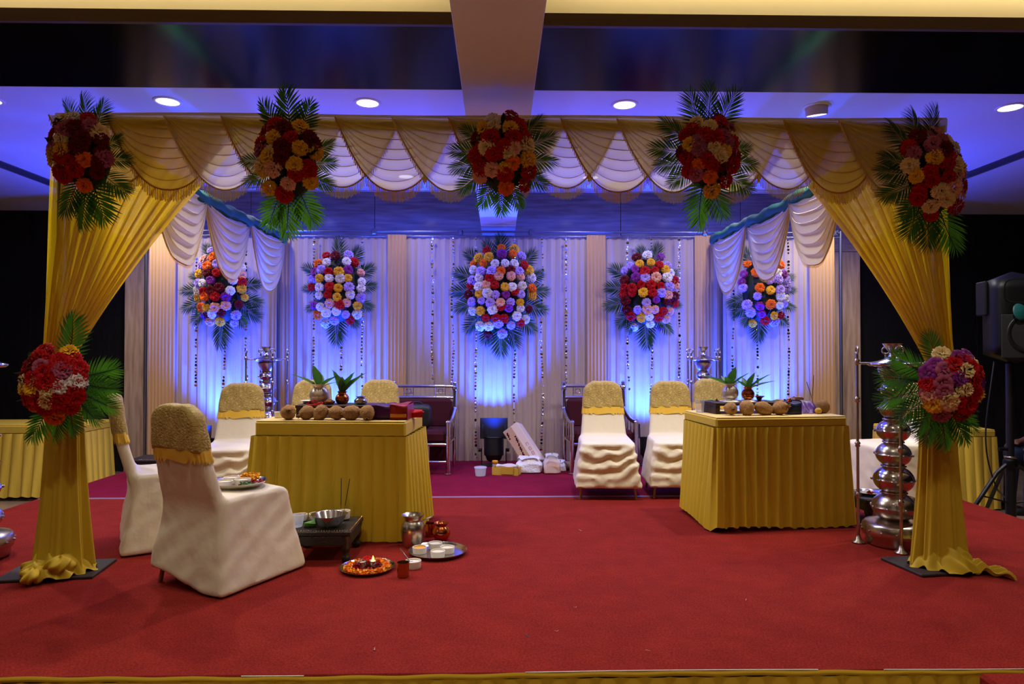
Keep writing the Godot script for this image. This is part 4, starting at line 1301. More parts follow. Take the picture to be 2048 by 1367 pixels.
# ------------------------------------------------------------------ silver lamp towers
func tower() -> Node3D:
	var t := thing("lamp_tower", "t", "lamp tower")
	part("base", turned([Vector2(0.0005, 0), Vector2(0.155, 0), Vector2(0.165, 0.015), Vector2(0.165, 0.05), Vector2(0.18, 0.06), Vector2(0.185, 0.085), Vector2(0.18, 0.125), Vector2(0.165, 0.14), Vector2(0.12, 0.15), Vector2(0.09, 0.158), Vector2(0.0005, 0.16)], 40), M.silver_dark, t)
	var studs := G.new()
	for k in 14:
		var a := TAU * k / 14
		studs.ball(Vector3(sin(a) * 0.186, 0.095, cos(a) * 0.186), Vector3.ONE * 0.008, 8, 6)
	tag(part("stud", studs, M.silver, t), "", "", "", "stuff")
	var bulbs := [[0.235, 0.127, 0.088], [0.405, 0.117, 0.083], [0.562, 0.102, 0.075], [0.708, 0.097, 0.07], [0.845, 0.077, 0.062], [0.962, 0.072, 0.055]]
	for k in 6:
		var y: float = bulbs[k][0]
		var r: float = bulbs[k][1]
		var hh: float = bulbs[k][2]
		var p := PackedVector2Array()
		for j in 15:
			var e := lerpf(-1.2, 1.2, j / 14.0)
			p.append(Vector2(maxf(r * cos(e), r * 0.5), y + hh * sin(e) / sin(1.2)))
		p.insert(7, Vector2(r + 0.003, y - 0.004))
		p.insert(8, Vector2(r + 0.004, y + 0.002))
		var g := G.new()
		g.lathe(p, 36)
		var b := part("globe", g, M.silver if k % 2 else M.silver_dark, t)
		var sg := G.new()
		for j in 8:
			var a := TAU * (j + 0.5 * (k % 2)) / 8
			sg.ball(Vector3(sin(a) * (r + 0.006), y, cos(a) * (r + 0.006)), Vector3.ONE * 0.009, 8, 6)
		tag(part("stud", sg, M.silver, b), "", "", "", "stuff")
		var nk := G.new()
		var ny: float = y + hh
		nk.lathe(PackedVector2Array([Vector2(r * 0.5, ny - 0.006), Vector2(r * 0.62, ny - 0.002), Vector2(r * 0.62, ny + 0.006), Vector2(r * 0.5, ny + 0.01)]), 28)
		part("collar", nk, M.silver, b)
	part("bell", turned([Vector2(0.045, 1.01), Vector2(0.06, 1.03), Vector2(0.075, 1.06), Vector2(0.085, 1.09), Vector2(0.085, 1.10), Vector2(0.04, 1.12)], 32), M.silver_dark, t)
	part("top_plate", turned([Vector2(0.04, 1.105), Vector2(0.13, 1.112), Vector2(0.145, 1.122), Vector2(0.145, 1.13), Vector2(0.13, 1.136), Vector2(0.07, 1.15), Vector2(0.035, 1.165), Vector2(0.022, 1.18), Vector2(0.018, 1.20)], 40), M.silver, t)
	part("wick_cup", vessel([Vector2(0.018, 1.195), Vector2(0.022, 1.205), Vector2(0.04, 1.225), Vector2(0.058, 1.255)], 0.004), M.silver_dark, t)
	for k in 4:
		var a := deg_to_rad([-100, -20, 75, 160][k])
		var c := Vector3(sin(a), 0, cos(a)) * 0.21
		var rg := G.new()
		rg.tube(PackedVector3Array([c + Vector3(0, 0.02, 0), c + Vector3(0, 1.19, 0)]), 0.009, 8)
		for y in [0.30, 0.62, 0.9, 1.14]:
			rg.lathe(PackedVector2Array([Vector2(0.009, y - 0.02), Vector2(0.016, y - 0.012), Vector2(0.013, y), Vector2(0.019, y + 0.006), Vector2(0.009, y + 0.02)]), 10, c)
		rg.lathe(PackedVector2Array([Vector2(0.0005, 0), Vector2(0.04, 0), Vector2(0.04, 0.01), Vector2(0.02, 0.022), Vector2(0.012, 0.05)]), 14, c)
		var rd := part("side_rod", rg, M.silver_dark, t)
		var sc := G.new()
		ring(sc, c + Vector3(0, 1.212, 0), 0.022, 0.006, Basis(Vector3.UP, a))
		part("scroll", sc, M.silver_dark, rd)
		part("arm", rod(c * 0.55 + Vector3(0, 1.13, 0), c + Vector3(0, 1.13, 0), 0.007), M.silver_dark, rd)
	return t

func lamp_towers() -> void:
	var g := "tall silver lamp towers at the canopy corners"
	var a := tower()
	a.position = Vector3(2.475, 0, -4.24)
	tag(a, "tall studded silver lamp tower close behind the draped post by the loudspeaker", "lamp tower", g)
	var b := copy(a, "silver lamp tower cut off by the picture edge beside the red bouquet post", Vector3(-3.04, 0, -4.05), 60, g)
	var rods := b.find_children("side_rod*", "", false, false)
	rods[2].free()
	copy(a, "far silver lamp tower against the drapes behind the covered chair, table side", Vector3(-2.31, 0, -6.85), 54, g)
	copy(a, "far silver lamp tower glinting blue above the offering plank, speaker side", Vector3(2.08, 0, -6.9), 50, g)

# ------------------------------------------------------------------ small things
func kalash_prof(r: float, h: float) -> Array:
	return [Vector2(r * 0.55, 0), Vector2(r * 0.75, h * 0.06), Vector2(r * 0.95, h * 0.24), Vector2(r, h * 0.40), Vector2(r * 0.95, h * 0.56), Vector2(r * 0.78, h * 0.72), Vector2(r * 0.60, h * 0.80), Vector2(r * 0.56, h * 0.86), Vector2(r * 0.66, h * 0.95), Vector2(r * 0.76, h)]

func kalash(label: String, at: Vector3, r: float, h: float, m: Material, leaves: Array, ribs := 0) -> Node3D:
	var t := thing("leafy_pot", label, "pot", at)
	part("pot", vessel(kalash_prof(r, h), 0.003, 48 if ribs else 28, ribs, 0.025 if ribs else 0.0), m, t)
	for l in leaves:   # [azimuth, tilt out, length]
		var o := part("leaf", leaf_mesh, M.leaf, t)
		o.transform = Transform3D((Basis(Vector3.UP, deg_to_rad(l[0])) * Basis(Vector3.RIGHT, deg_to_rad(l[1]))).scaled(Vector3(1.5, 1, 1) * l[2]), Vector3(sin(deg_to_rad(l[0])), 0, cos(deg_to_rad(l[0]))) * r * 0.25 + Vector3(0, h * 0.86, 0))
	return t

func coconut_thing() -> Node3D:
	var t := thing("coconut", "c", "coconut")
	var nz := FastNoiseLite.new()
	nz.seed = 3
	nz.frequency = 1.0
	var g := G.new()
	g.grid(30, 18, func(u: float, v: float):
		var d := Vector3(sin(PI * v) * sin(TAU * u), cos(PI * v), sin(PI * v) * cos(TAU * u))
		var r: float = 1.0 + 0.10 * nz.get_noise_3d(d.x * 1.6, d.y * 0.8, d.z * 1.6) + 0.09 * nz.get_noise_3d(d.x * 6.0, d.y * 1.2, d.z * 6.0) + 0.02 * sin(3.0 * TAU * u)
		return d * r * Vector3(0.046, 0.050 + (0.006 if d.y > 0.4 else 0.0), 0.046), true)
	part("husk", g, M.husk, t)
	var f := G.new()
	for k in 14:
		var a := TAU * k / 14.0 * 3.0
		var rr := 0.004 + 0.010 * fposmod(k * 0.618, 1.0)
		var tip := Vector3(sin(a) * (rr * 1.6), 0.068 + 0.012 * fposmod(k * 0.37, 1.0), cos(a) * (rr * 1.6))
		f.tube(PackedVector3Array([Vector3(sin(a) * (rr + 0.006), 0.042, cos(a) * (rr + 0.006)), Vector3(sin(a) * rr, 0.058, cos(a) * rr), tip]), [0.0045, 0.003, 0.001], 5)
	part("tuft", f, M.husk_tuft, t)
	return t

func put_coconut(src: Node3D, label: String, at: Vector3, tilt: Vector3, s: Vector3, grp: String) -> void:
	var o := copy(src, label, at, 0, grp)
	o.rotation_degrees = tilt
	o.scale = s

func heap(rx: float, rz: float, h: float, rough: float, n := 22) -> G:
	var g := G.new()
	g.grid(n, 8, func(u: float, v: float):
		var a: float = TAU * u
		var k: float = 1.0 + rough * sin(a * 5.0 + v * 7.0) + rough * 0.6 * sin(a * 11.0)
		return Vector3(sin(a) * rx * v * k, h * (1.0 - v * v) * (1.0 + rough * sin(a * 7.0 + v * 9.0)), cos(a) * rz * v * k), true)
	return g

func small_bowl(label: String, at: Vector3, r: float, h: float, fill: Material, group := "") -> Node3D:
	var t := thing("bowl", label, "bowl", at, 0, group)
	part("bowl", vessel([Vector2(r * 0.86, 0), Vector2(r * 0.94, 0.003), Vector2(r * 0.97, h * 0.5), Vector2(r, h * 0.96), Vector2(r * 0.99, h)], 0.004, 28), M.porcelain, t)
	if fill:
		part("paste", turned([Vector2(r * 0.93, h * 0.78), Vector2(r * 0.5, h * 0.83), Vector2(0.0005, h * 0.85)], 24), fill, t)
	return t

func tray(label: String, at: Vector3, r: float, rim: float, m: Material, wavy := 0) -> Node3D:
	var t := thing("tray", label, "tray", at)
	part("plate", vessel([Vector2(r * 0.84, 0), Vector2(r * 0.88, 0.003), Vector2(r * 0.95, rim * 0.6), Vector2(r, rim)], 0.003, 64, wavy, 0.018 if wavy else 0.0), m, t)
	return t

func petals(n: int, rx: float, rz: float, mats: Array, t: Node, at: Vector3, layers := 2, ring_from := 0.0) -> void:
	for mm in mats:
		var g := G.new()
		for k in n:
			var a := rng.randf() * TAU
			var q := sqrt(lerpf(ring_from * ring_from, 1.0, rng.randf()))
			var p := Vector3(sin(a) * rx * q, 0.004 + rng.randf() * 0.007 * layers, cos(a) * rz * q)
			var b := Basis.from_euler(Vector3(rng.randf_range(-0.8, 0.8), rng.randf() * TAU, rng.randf_range(-0.8, 0.8)))
			g.grid(2, 2, func(u: float, v: float): return p + b * Vector3((u - 0.5) * 0.016 * sin(PI * (0.2 + 0.6 * v)), 0.003 + 0.004 * pow(2.0 * u - 1.0, 2.0), (v - 0.5) * 0.016))
		var o := part("petals", g, mm, t, at)
		o.set_meta("kind", "stuff")

func sticks(label: String, base: Vector3, tips: Array) -> void:
	for k in tips.size():
		var t := thing("incense_stick", label + [", the upright one", ", the leaning one"][k % 2], "incense stick", base + Vector3(0.014 * k, 0, 0), 0)
		part("stick", rod(Vector3(0, 0, 0), tips[k] * 0.35, 0.0012, 5), M.plank_wood, t)
		part("coating", rod(tips[k] * 0.3, tips[k], 0.0022, 6), M.incense, t)

func silk(w: float, h: float, d: float, seed: float) -> G:   # folded cloth: a soft slab with creases
	var g := G.new()
	g.grid(40, 20, func(u: float, v: float):
		var a: float = TAU * v
		var yy: float = clampf(0.72 * sin(a), -0.5, 0.5) * h
		var zz: float = clampf(0.72 * cos(a), -0.5, 0.5) * d
		var x: float = (u - 0.5) * w
		yy += 0.006 * sin(x * 40.0 + a * 2.0 + seed) * (1.0 if yy > 0 else 0.0)
		zz += 0.004 * sin(x * 55.0 + seed) + 0.003 * sin(yy * 160.0)
		return Vector3(x, h * 0.5 + yy, zz), false, false)
	for s in [-0.5, 0.5]:
		var a1 := Vector3(w * s, 0.001, -d / 2)
		var a2 := Vector3(w * s, 0.001, d / 2)
		var b1 := Vector3(w * s, h * 0.98, -d / 2)
		var b2 := Vector3(w * s, h * 0.98, d / 2)
		if s > 0: g.quad(b2, b1, a1, a2)
		else: g.quad(b1, b2, a2, a1)
	return g

func plank(label: String, at: Vector3, turn: float, w: float, d: float, h: float) -> void:
	var t := thing("plank", label, "plank", at, turn)
	part("board", slab(Vector3(-w / 2, h - 0.022, -d / 2), Vector3(w / 2, h, d / 2), 0.003), M.plank_wood, t)
	for s in [-1.0, 1.0]:
		part("runner", slab(Vector3(s * (w / 2 - 0.02) - 0.018, 0, -d / 2 + 0.01), Vector3(s * (w / 2 - 0.02) + 0.018, h - 0.022, d / 2 - 0.01), 0.003), M.plank_wood, t)

func left_table_things() -> void:
	var y := 0.7605
	var g := "coconuts along the front of the gold tables"
	plank("low wooden plank hidden behind the row of six coconuts", Vector3(-1.08, y, -4.72), -4, 0.56, 0.24, 0.085)
	var c := coconut_thing()
	c.position = Vector3(-1.375, y + 0.046, -4.50)
	c.rotation_degrees = Vector3(80, 20, 0)
	c.scale = Vector3.ONE * 1.06
	tag(c, "hairy coconut at the end of the row, by the small cup", "coconut", g)
	put_coconut(c, "coconut with red thread beside it, second from the small cup", Vector3(-1.252, y + 0.046, -4.50), Vector3(110, -30, 10), Vector3(0.98, 1, 0.98), g)
	put_coconut(c, "pointed coconut under the ribbed pot, third from the small cup", Vector3(-1.157, y + 0.047, -4.48), Vector3(30, 40, 160), Vector3(1, 1.05, 1), g)
	put_coconut(c, "coconut below the gap between the two leafy pots", Vector3(-1.06, y + 0.046, -4.475), Vector3(100, 60, 0), Vector3(1, 1, 1), g)
	put_coconut(c, "wide coconut lying sideways, second from the silk bundle", Vector3(-0.957, y + 0.047, -4.47), Vector3(0, 20, 95), Vector3(1.05, 1.15, 1.05), g)
	put_coconut(c, "coconut touching the purple silk bundle, its tuft pointing down", Vector3(-0.852, y + 0.048, -4.455), Vector3(130, 40, 20), Vector3(1.04, 1, 1.04), g)
	small_bowl("small plain white cup at the corner of the coconut table", Vector3(-1.47, y, -4.62), 0.034, 0.04, M.cream_paste)
	kalash("ribbed pale metal pot with dark mango leaves on the coconut table", Vector3(-1.235, 0.846, -4.74), 0.068, 0.135, M.silver_pale, [[-62, 48, 0.15], [-20, 12, 0.16], [60, 46, 0.13], [100, 60, 0.08], [180, 30, 0.1]], 24)
	kalash("small copper pot with tall mango leaves on the coconut table", Vector3(-1.075, 0.846, -4.72), 0.047, 0.085, M.copper, [[-40, 12, 0.17], [60, 18, 0.16], [75, 32, 0.18], [10, 10, 0.12], [150, 28, 0.11]])
	var t := thing("pot", "small plain silver pot with a flared rim near the silk bundle", "pot", Vector3(-0.935, 0.846, -4.66))
	part("body", vessel(kalash_prof(0.045, 0.055), 0.003), M.silver, t)
	t = thing("plate", "shallow white plate standing behind the ribbed pot", "plate", Vector3(-1.32, 0.846, -4.78))
	part("body", vessel([Vector2(0.03, 0), Vector2(0.045, 0.004), Vector2(0.06, 0.02)], 0.003), M.porcelain, t)
	var sb := thing("bowl", "little dark bowl of brown dates between the two leafy pots", "bowl", Vector3(-1.15, 0.846, -4.67))
	part("body", vessel([Vector2(0.025, 0), Vector2(0.036, 0.01), Vector2(0.04, 0.022)], 0.003), M.copper, sb)
	part("dates", heap(0.034, 0.034, 0.018, 0.12), M.husk_tuft, sb, Vector3(0, 0.016, 0))
	for k in 2:
		single("betel_leaf", leaf_mesh, M.leaf_fresh if k else M.leaf, ["green betel leaf beside the copper pot", "second betel leaf lying by the silver pot"][k], "leaf", Vector3(-1.0 + 0.05 * k, 0.85, -4.63), 60 + 50 * k).scale = Vector3.ONE * 0.06
		get_child(-1).rotation_degrees.x = 86
	t = thing("thread_bundle", "loop of red and white ritual thread over the second coconut", "thread", Vector3(-1.215, y + 0.092, -4.53))
	var th := G.new()
	for k in 4:
		ring(th, Vector3(-0.02 + 0.02 * k, 0.012 + 0.008 * sin(k * 2.0), 0), 0.017, 0.0028, Basis.from_euler(Vector3(0.4 * k, 0.8 * k, 0.5)), 16)
	th.tube(PackedVector3Array([Vector3(-0.05, 0.006, 0.01), Vector3(-0.02, 0.0, 0.02), Vector3(0.02, 0.004, 0.015), Vector3(0.05, 0.02, 0.0)]), 0.004, 6)
	part("thread", th, M.thread_red, t)
	t = thing("silk_bundle", "folded purple and red silk bundle with a gold border on the coconut table", "cloth", Vector3(-0.70, y, -4.56), -3)
	part("purple_fold", silk(0.15, 0.095, 0.2, 1.0), M.silk_purple, t, Vector3(-0.075, 0, 0))
	part("red_fold", silk(0.115, 0.10, 0.22, 2.0), M.silk_red, t, Vector3(0.058, 0, 0.0))
	part("gold_border", slab(Vector3(0.004, 0.018, 0.106), Vector3(0.108, 0.040, 0.117), 0.003), M.silk_gold, t)
	t = thing("pouch", "small red cloth pouch at the edge of the coconut table", "pouch", Vector3(-0.555, y, -4.64), 10)
	part("body", silk(0.075, 0.045, 0.07, 4.0), M.thread_red, t)
	part("tie", slab(Vector3(0.03, 0.026, -0.02), Vector3(0.052, 0.038, 0.02), 0.004), M.silk_red, t)

func right_table_things() -> void:
	var y := 0.7605
	var g := "coconuts along the front of the gold tables"
	var src: Node3D = get_node("coconut")
	plank("low brown wooden plank raised on runners on the yellow-gold table", Vector3(1.78, y, -4.98), 8, 0.52, 0.26, 0.08)
	put_coconut(src, "round coconut before the plank, first from the water glass", Vector3(1.625, y + 0.046, -4.755), Vector3(95, 0, 0), Vector3(0.96, 0.95, 0.96), g)
	put_coconut(src, "large pale coconut with a split husk, second from the water glass", Vector3(1.735, y + 0.05, -4.745), Vector3(150, 30, 20), Vector3(1.1, 1.05, 1.1), g)
	put_coconut(src, "long reddish coconut lying sideways, third from the water glass", Vector3(1.855, y + 0.046, -4.755), Vector3(10, 15, -105), Vector3(1, 1.4, 1), g)
	put_coconut(src, "coconut nearest the navy cloth on the plank table", Vector3(1.975, y + 0.047, -4.765), Vector3(75, 40, 0), Vector3(1.02, 1.1, 1.02), g)
	put_coconut(src, "single coconut at the far corner of the plank table, tuft outward", Vector3(2.345, y + 0.047, -4.90), Vector3(30, 20, -110), Vector3(1.0, 1, 1.0), g)
	put_coconut(src, "coconut half hidden behind the plank beside the violet cloth", Vector3(2.09, y + 0.047, -5.04), Vector3(0, 20, 80), Vector3(1.0, 1.1, 1.0), g)
	kalash("pale silver pot with broad green mango leaves on the wooden plank", Vector3(1.705, 0.856, -5.0), 0.06, 0.115, M.silver_pale, [[-70, 58, 0.17], [-30, 40, 0.10], [15, 14, 0.15], [70, 36, 0.13], [110, 64, 0.09], [200, 40, 0.1]], 20)
	kalash("copper pot with mango leaves beside the silver one on the plank", Vector3(1.83, 0.856, -4.98), 0.047, 0.09, M.copper, [[-60, 42, 0.10], [30, 14, 0.13], [65, 38, 0.15], [85, 60, 0.14], [190, 30, 0.1]])
	single("rice_heap", heap(0.075, 0.075, 0.018, 0.06), M.rice, "flat white heap of rice under the silver pot on the plank", "rice", Vector3(1.70, 0.8405, -4.99)).set_meta("kind", "stuff")
	single("rice_heap", heap(0.058, 0.06, 0.018, 0.06), M.rice, "flat white heap of rice under the copper pot on the plank", "rice", Vector3(1.83, 0.8405, -4.98)).set_meta("kind", "stuff")
	var nut := single("betel_nut", heap(0.012, 0.012, 0.016, 0.05, 12), M.husk_tuft, "round brown betel nut on the plank end near the water glass", "nut", Vector3(1.6, 0.8405, -4.98))
	nut.scale.y = 1.2
	for k in 4:
		var l := single("betel_leaf", leaf_mesh, M.leaf_fresh if k > 1 else M.leaf, ["dark betel leaf on the plank end above the first coconut", "betel leaf tucked before the silver pot", "bright green betel leaf behind the third coconut", "bright green betel leaf hanging off the plank end"][k], "leaf", Vector3([1.57, 1.64, 1.90, 1.97][k], 0.846, [-4.95, -4.91, -4.88, -4.90][k]), [-60, 40, 80, 100][k])
		l.scale = Vector3.ONE * 0.075
		l.rotation_degrees.x = 82
	var t := thing("cloth_bundle", "folded navy cloth beside the coconuts on the plank table", "cloth", Vector3(2.085, y, -4.86), 4)
	part("fold", silk(0.10, 0.085, 0.16, 3.0), M.silk_navy, t)
	t = thing("cloth_bundle", "draped violet silk cloth between the navy cloth and the lone coconut", "cloth", Vector3(2.215, y, -4.93), 4)
	var vg := G.new()
	vg.grid(36, 20, func(u: float, v: float):
		var x: float = (u - 0.5) * 0.20 + 0.02 * v
		var yy: float = 0.095 * (1.0 - pow(v, 1.5)) * (1.0 - 0.15 * u) + 0.006 * sin(u * 20.0 + v * 9.0) * v
		return Vector3(x, maxf(yy, 0.003), -0.09 + 0.17 * v + 0.012 * sin(u * 17.0) * v), false, false)
	vg.quad(Vector3(0.1, 0.08, -0.09), Vector3(-0.1, 0.094, -0.09), Vector3(-0.1, 0.0, -0.09), Vector3(0.1, 0.0, -0.09))
	part("fold", vg, M.silk_violet, t)
	single("pouch", heap(0.02, 0.016, 0.03, 0.1, 14), M.copper, "small amber pouch standing on the navy cloth", "pouch", Vector3(2.085, y + 0.085, -4.86))
	single("biscuit_packet", silk(0.07, 0.02, 0.05, 1.0), M.carton_tan, "little tan packet lying on the violet cloth", "packet", Vector3(2.20, y + 0.09, -4.99), 10)
	var lm := G.new()
	lm.ball(Vector3(0, 0.0215, 0), Vector3(0.025, 0.0215, 0.022), 18, 12)
	single("lemon", lm, M.lemon, "small yellow lemon in front of the lone coconut", "lemon", Vector3(2.285, y, -4.84))
	t = thing("lamp_dish", "small copper dish behind the copper pot", "dish", Vector3(1.93, 0.8405, -5.02))
	part("dish", vessel([Vector2(0.012, 0), Vector2(0.02, 0.022), Vector2(0.04, 0.036)], 0.003), M.copper, t)
	sticks("thin dark incense stick on the violet cloth", Vector3(2.315, y + 0.05, -5.0), [Vector3(0.012, 0.22, 0.0), Vector3(-0.045, 0.17, -0.02)])
	t = thing("water_glass", "clear drinking glass of water at the corner of the plank table", "glass", Vector3(1.475, y, -4.98))
	part("glass", vessel([Vector2(0.026, 0), Vector2(0.028, 0.003), Vector2(0.036, 0.09)], 0.002), M.drinking_glass, t)
	part("water", turned([Vector2(0.0005, 0.004), Vector2(0.025, 0.004), Vector2(0.030, 0.05), Vector2(0.0005, 0.05)], 24), M.drinking_glass, t)

func carved_stool() -> Node3D:
	var t := thing("carved_stool", "s", "stool")
	part("top", slab(Vector3(-0.19, 0.15, -0.18), Vector3(0.19, 0.18, 0.18), 0.006), M.carved_wood, t)
	var ed := G.new()
	for k in 26:
		ed.ball(Vector3(-0.182 + 0.364 * k / 25.0, 0.181, 0.172), Vector3.ONE * 0.0045, 6, 4)
		ed.ball(Vector3(0.182, 0.181, -0.172 + 0.344 * k / 25.0), Vector3.ONE * 0.0045, 6, 4)
	part("inlaid_border", ed, M.brass, t)
	for s in [-1.0, 1.0]:
		part("apron", slab(Vector3(-0.17, 0.095, s * 0.165 - 0.012), Vector3(0.17, 0.152, s * 0.165 + 0.012), 0.004), M.carved_wood, t)
		part("apron", slab(Vector3(s * 0.17 - 0.012, 0.095, -0.16), Vector3(s * 0.17 + 0.012, 0.152, 0.16), 0.004), M.carved_wood, t)
		for z in [-1.0, 1.0]:
			var lg := G.new()
			lg.lathe(PackedVector2Array([Vector2(0.0005, 0), Vector2(0.018, 0), Vector2(0.026, 0.015), Vector2(0.024, 0.035), Vector2(0.014, 0.045), Vector2(0.022, 0.06), Vector2(0.028, 0.085), Vector2(0.028, 0.12), Vector2(0.034, 0.152)]), 14, Vector3(s * 0.155, 0, z * 0.15))
			part("leg", lg, M.carved_wood, t)
	return t

func floor_things() -> void:
	# tray of offerings on the seat of the front chair
	var y := 0.482
	var t := tray("round steel tray with petals and bowls on the seat of the front chair", Vector3(-1.415, y, -3.745), 0.15, 0.022, M.steel)
	petals(60, 0.05, 0.045, [M.petal_y, M.turmeric], t, Vector3(0.045, 0.012, -0.06), 4)
	petals(26, 0.035, 0.04, [M.kumkum], t, Vector3(0.105, 0.004, 0.01), 2)
	petals(26, 0.035, 0.03, [M.leaf, M.leaf_fresh], t, Vector3(0.075, 0.004, 0.07), 2)
	var grp := "small white bowls of paste"
	small_bowl("white bowl in the middle of the chair tray, holding pale brown paste", Vector3(-1.375, y + 0.003, -3.705), 0.042, 0.036, M.cream_paste, grp)
	small_bowl("white bowl on the chair tray nearest the chair back", Vector3(-1.455, y + 0.003, -3.665), 0.042, 0.034, M.cream_paste, grp)
	small_bowl("white bowl on the chair tray behind the other two", Vector3(-1.46, y + 0.003, -3.775), 0.042, 0.034, M.cream_paste, grp)
	var m := single("marigold", flowers[0], M.petal_o, "single orange marigold on the far side of the chair tray", "flower", Vector3(-1.425, y + 0.02, -3.835))
	m.scale = Vector3.ONE * 0.02
	var sp := thing("spoon", "thin steel spoon resting across the chair tray rim", "spoon", Vector3(-1.50, y + 0.025, -3.83), 40)
	part("handle", rod(Vector3(-0.06, 0.004, 0), Vector3(0.05, 0.0, 0), 0.003, 6), M.steel, sp)
	part("bowl", heap(0.016, 0.011, -0.004, 0.0, 12), M.steel, sp, Vector3(0.062, 0.003, 0))
	# carved stools
	var st := carved_stool()
	st.position = Vector3(-1.03, 0, -4.10)
	tag(st, "low dark carved stool holding a steel bowl and incense, by the front chair", "stool", "carved wooden stools")
	copy(st, "low carved stool almost hidden behind the large silver lamp tower", Vector3(2.72, 0, -4.88), 4, "carved wooden stools")
	copy(st, "low carved stool with a purple-lit top against the stone wall side", Vector3(-3.33, 0, -6.72), 0, "carved wooden stools")
	y = 0.186
	t = thing("mixing_bowl", "wide shiny steel mixing bowl on the carved stool", "bowl", Vector3(-0.99, y, -4.03))
	part("bowl", vessel([Vector2(0.05, 0), Vector2(0.062, 0.004), Vector2(0.084, 0.03), Vector2(0.098, 0.066), Vector2(0.106, 0.069)], 0.003, 36), M.steel, t)
	small_bowl("white bowl of brown spice on the carved stool, beside the front chair", Vector3(-1.195, y, -4.16), 0.042, 0.038, M.husk_tuft, grp)
	small_bowl("white bowl of dark spice on the carved stool, next to the steel bowl", Vector3(-1.11, y, -4.19), 0.042, 0.036, M.husk_tuft, grp)
	small_bowl("white bowl at the back of the carved stool by the incense", Vector3(-0.945, y, -4.20), 0.04, 0.05, M.cream_paste, grp)
	t = thing("plastic_cup", "clear plastic cup at the near edge of the carved stool", "cup", Vector3(-1.175, y, -4.01))
	part("cup", vessel([Vector2(0.03, 0), Vector2(0.034, 0.003), Vector2(0.045, 0.07)], 0.002), M.clear_plastic, t)
	single("green_packet", silk(0.07, 0.022, 0.05, 2.0), M.packet_green, "small green packet lying on the carved stool before the steel bowl", "packet", Vector3(-1.10, y, -4.03), 20)
	sticks("thin dark incense stick rising from the carved stool", Vector3(-0.97, y, -4.235), [Vector3(0.002, 0.24, 0.0), Vector3(0.04, 0.235, 0.0)])
	# plate on the far stool
	t = tray("steel plate with red powder on the stool behind the silver lamp tower", Vector3(2.66, y, -4.86), 0.10, 0.016, M.steel)
	single("rice_heap", heap(0.05, 0.045, 0.018, 0.08), M.rice, "small white heap of rice on the plate behind the lamp tower", "rice", Vector3(2.66, y + 0.004, -4.88)).set_meta("kind", "stuff")
	petals(16, 0.03, 0.03, [M.kumkum], t, Vector3(-0.02, 0.004, 0.055), 2)
	m = single("marigold", flowers[1], M.petal_o, "single orange marigold on the stool behind the lamp tower", "flower", Vector3(2.83, y + 0.02, -4.80))
	m.scale = Vector3.ONE * 0.035
	# pots on the carpet
	t = thing("metal_pot", "tall silvery water pot with a flared neck on the carpet by the table skirt", "pot", Vector3(-0.53, 0, -4.25))
	part("pot", vessel([Vector2(0.05, 0), Vector2(0.056, 0.004), Vector2(0.070, 0.06), Vector2(0.074, 0.10), Vector2(0.070, 0.135), Vector2(0.055, 0.155), Vector2(0.05, 0.165), Vector2(0.054, 0.18), Vector2(0.072, 0.197)], 0.003, 36), M.silver_dark, t)
	part("ladle", rod(Vector3(0.02, 0.14, 0), Vector3(0.12, 0.185, 0.0), 0.004, 6), M.steel, t)
	t = thing("copper_pot", "round squat copper pot on the carpet beside the tall silvery pot", "pot", Vector3(-0.365, 0, -4.385))
	part("pot", vessel([Vector2(0.03, 0), Vector2(0.042, 0.008), Vector2(0.056, 0.035), Vector2(0.057, 0.055), Vector2(0.048, 0.08), Vector2(0.036, 0.09), Vector2(0.036, 0.097), Vector2(0.048, 0.112)], 0.003, 32), M.copper, t)
	t = thing("copper_cup", "straight copper cup between the two pots on the carpet", "cup", Vector3(-0.445, 0, -4.48))
	part("cup", vessel([Vector2(0.03, 0), Vector2(0.031, 0.003), Vector2(0.033, 0.085)], 0.002, 24), M.copper, t)
	t = thing("copper_cup", "dull brass tumbler standing alone on the carpet before the spooned bowl", "cup", Vector3(-0.51, 0, -3.68))
	part("cup", vessel([Vector2(0.03, 0), Vector2(0.031, 0.003), Vector2(0.033, 0.078)], 0.002, 24), M.brass, t)
	tray("wide steel tray on the carpet carrying four white bowls", Vector3(-0.362, 0, -4.10), 0.175, 0.024, M.steel)
	var bl := ["white bowl with yellowish filling at the pot side of the floor tray", "white bowl at the back of the floor tray nearest the copper pot", "white bowl at the outer side of the floor tray", "white bowl at the front of the floor tray"]
	var bp := [Vector3(-0.47, 0.003, -4.10), Vector3(-0.385, 0.003, -4.19), Vector3(-0.305, 0.003, -4.10), Vector3(-0.355, 0.003, -4.02)]
	for k in 4:
		small_bowl(bl[k], bp[k], 0.043, 0.038, M.turmeric if k == 0 else M.cream_paste, grp)
	small_bowl("white bowl with a spoon in it standing on the carpet", Vector3(-0.475, 0, -3.83), 0.045, 0.042, M.cream_paste, grp)
	sp = thing("spoon", "steel spoon leaning in the white bowl on the carpet", "spoon", Vector3(-0.475, 0.03, -3.83))
	part("handle", rod(Vector3(-0.02, 0.006, 0), Vector3(-0.075, 0.075, -0.01), 0.004, 6), M.steel, sp)
	part("bowl", heap(0.012, 0.01, 0.004, 0.0, 12), M.steel, sp, Vector3(-0.01, 0.004, 0))
	# the plate of petals and small oil lamps
	t = tray("scalloped silver plate ringed with marigold petals on the carpet", Vector3(-0.725, 0, -3.81), 0.152, 0.02, M.silver, 28)
	petals(150, 0.124, 0.124, [M.petal_o, M.turmeric, M.turmeric], t, Vector3(0, 0.004, 0), 2, 0.72)
	petals(50, 0.078, 0.078, [M.petal_r, M.petal_d], t, Vector3(0, 0.004, 0), 2, 0.45)
